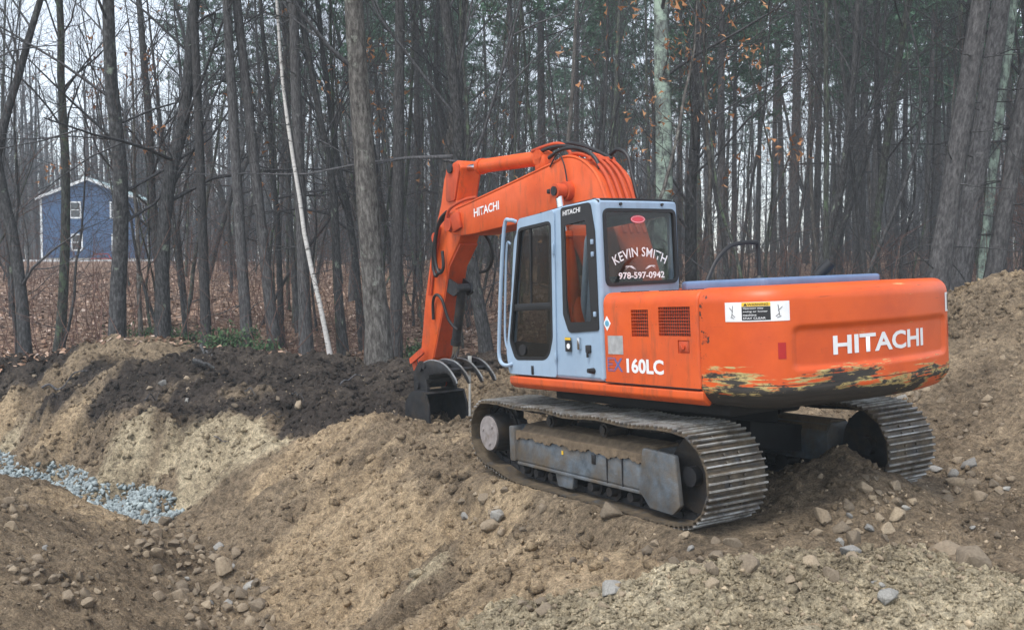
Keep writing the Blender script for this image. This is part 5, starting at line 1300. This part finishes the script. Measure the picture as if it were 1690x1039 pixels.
cluster([(60, 640), (300, 640), (520, 680)], 10, (60, 25), .05, .11, 'dull stone stuck in the dark berm', GR7, .3)

soil_img = col.reshape(ny, nx, 4)
def soil_at(x, y):
    i = np.clip(np.searchsorted(gx, x), 0, nx - 1); j = np.clip(np.searchsorted(gy, y), 0, ny - 1); return soil_img[j, i]
def hull_bank(n, npt, flat):
    out = []
    for k in range(n):
        bm = hull(1200 + k + npt * 31, npt, flat); bmesh.ops.triangulate(bm, faces=bm.faces[:]); bm.verts.index_update()
        out.append((np.array([v.co[:] for v in bm.verts]), np.array([[v.index for v in f.verts] for f in bm.faces]))); bm.free()
    return out
def scatter_stuff(name, pos, sizes, bank, m, label, cat, soil=False, sink=.25):
    VV, FF, CC = [], [], []; o = 0
    for (x, y), s in zip(pos, sizes):
        v, f = bank[Rr.integers(len(bank))]; q = Rr.normal(size=4); q /= np.linalg.norm(q); M3 = np.array(Matrix(((1, 0, 0), (0, 1, 0), (0, 0, 1))) if False else __import__('mathutils').Quaternion(q).to_matrix())
        VV.append(v @ M3.T * s + np.array((x, y, gz(x, y) + s * (.4 - sink)))); FF.append(f + o); o += len(v)
        if soil: CC.append(np.repeat(soil_at(x, y)[None], len(v), 0))
    me = arr_mesh(name, np.concatenate(VV), np.concatenate(FF)); me.materials.append(m)
    if soil:
        a_ = me.color_attributes.new('soil', 'FLOAT_COLOR', 'POINT'); a_.data.foreach_set('color', np.concatenate(CC).astype(np.float32).ravel())
    tag(link(name, me), label, cat, kind='stuff')
bank8 = hull_bank(12, 9, .7)
# crushed stone in the trench: a closed outline on the ground, filled at random
poly = [(-10.6, 19.0), (-9.05, 17.45), (-7.9, 16.5), (-6.4, 15.3), (-5.7, 14.65), (-4.85, 13.95), (-4.55, 13.55), (-4.75, 12.95), (-5.55, 13.45), (-6.5, 14.2), (-7.5, 15.1), (-8.6, 16.0), (-10.4, 17.6)]
def inside(x, y):
    r = False
    for (a, b_), (c_, d_) in zip(poly, poly[1:] + poly[:1]):
        if (b_ > y) != (d_ > y) and x < (c_ - a) * (y - b_) / (d_ - b_) + a: r = not r
    return r
xs0, ys0 = [p[0] for p in poly], [p[1] for p in poly]; pos = []
while len(pos) < 4200:
    x, y = min(xs0) + (max(xs0) - min(xs0)) * Rr.random(), min(ys0) + (max(ys0) - min(ys0)) * Rr.random()
    if inside(x, y) and gz(x, y) < -1.08: pos.append((x, y))
scatter_stuff('gravel', pos, .022 + .05 * Rr.random(len(pos)) ** 1.6, bank8, M_CRUSH, 'blue grey crushed stone lying along the trench floor', 'gravel', sink=.1)
# clods and pebbles on all the dug ground
def dug(n, y0, y1, xl, bias=1.0):
    out = []
    while len(out) < n:
        y = y0 + (y1 - y0) * Rr.random() ** bias; x = (Rr.random() * 2 - 1) * (xl * y + .5)
        e = EXI @ np.array((x, y, 0, 1))
        if abs(e[0]) < 2.0 and .65 < abs(e[1]) < 1.4: continue
        out.append((x, y))
    return out
pos = dug(9000, 4.2, 19.2, .56, 1.1); scatter_stuff('dirt_clods', pos, .010 + .05 * Rr.random(len(pos)) ** 3.0, bank8, M_SOIL, 'loose clods of soil over the dug ground', 'soil', True, .30)
pos = [p for p in dug(26000, 7.0, 19.3, .56) if (p[1] + .12 * p[0] > 13.4) or (-.9 < p[0] and p[1] > 12.5) or (-3.0 < p[0] < 1.2 and p[1] < 13.5 and Rr.random() < .25)]; scatter_stuff('berm_clods', pos, .018 + .085 * Rr.random(len(pos)) ** 3.0, bank8, M_SOIL, 'lumpy clods of soil on the berm and along the trench rim', 'soil', True, .34)
pos = dug(9000, 4.2, 18.5, .56, 1.2); scatter_stuff('pebbles', pos, .006 + .022 * Rr.random(len(pos)) ** 2.5, bank8, M_PEB, 'small pale pebbles strewn over the dug ground', 'pebbles', False, .2)
crest = [p for p in dug(26000, 4.2, 5.9, .56) if p[0] > -.4 and gz(*p) > .12]
scatter_stuff('sand_crumbs', crest, .006 + .016 * Rr.random(len(crest)) ** 2, bank8, M_SOIL, 'crumbly lumps of pale sand on the near mound', 'sand', True, .2)

# sticks and roots on the berm
def stick(px0, py0, px1, py1, r, lab, lift=.05, bend=.06, name='stick'):
    x0, y0 = hit(px0, py0); x1, y1 = hit(px1, py1); pts = []
    for t in np.linspace(0, 1, 7):
        x, y = x0 + (x1 - x0) * t, y0 + (y1 - y0) * t; pts.append((x, y, gz(x, y) + lift + bend * math.sin(t * 3.1)))
    pts = [Vector(p) for p in pts]; c0 = pts[0].copy(); o = MB().tube([p - c0 for p in catmull([tuple(p) for p in pts], 3)], [r * (1 - .6 * i / 18) for i in range(19)], 6).build(name, M_TWIG if r < .03 else M_BARK, None)
    o.location = c0; tag(o, lab, name.replace('_', ' '), 'sticks and roots on the berm')
stick(66, 648, 142, 617, .022, 'long bare stick lying aslant on the berm'); stick(318, 604, 352, 616, .05, 'dark broken root poking out of the berm crest', .08, name='root')
stick(330, 575, 350, 600, .03, 'grey stick leaning on the berm crest beside the root'); stick(402, 650, 420, 662, .012, 'short pale stick on the dark berm face')
stick(235, 668, 262, 650, .012, 'thin twig on the middle of the berm'); stick(430, 700, 470, 690, .010, 'thin twig above the pale shelf of the trench'); stick(350, 730, 375, 738, .010, 'thin root hanging over the pale trench wall')
stick(560, 640, 600, 628, .014, 'thin stick at the low end of the berm'); stick(480, 655, 500, 668, .012, 'thin root in the dark soil below the birch')
x, y = at_px(775, 13.2); st_ = MB().cyl((0, 0, -.3), (0, 0, .86), .016, n=8).box((0, 0, .80), (.05, .012, .14), bev=.003).build('survey_stake', simple('stake_wood', (.55, .54, .50), .8), None); st_.location = (x, y, gz(x, y)); tag(st_, 'thin pale survey stake standing beside the bucket thumb', 'stake')

# damp air between the trees
hz_m, n, l, b = mat('haze_air'); n.remove(b); pv = n.new('ShaderNodeVolumePrincipled'); pv.inputs['Density'].default_value = .0018; pv.inputs['Color'].default_value = (.80, .90, .95, 1)
l.new(pv.outputs[0], n['Material Output'].inputs['Volume'])
hz = MB().box((0, 118, 18.5), (540, 376, 45)).build('haze', hz_m, None); tag(hz, 'thin damp haze hanging in the woods', 'haze', kind='stuff')
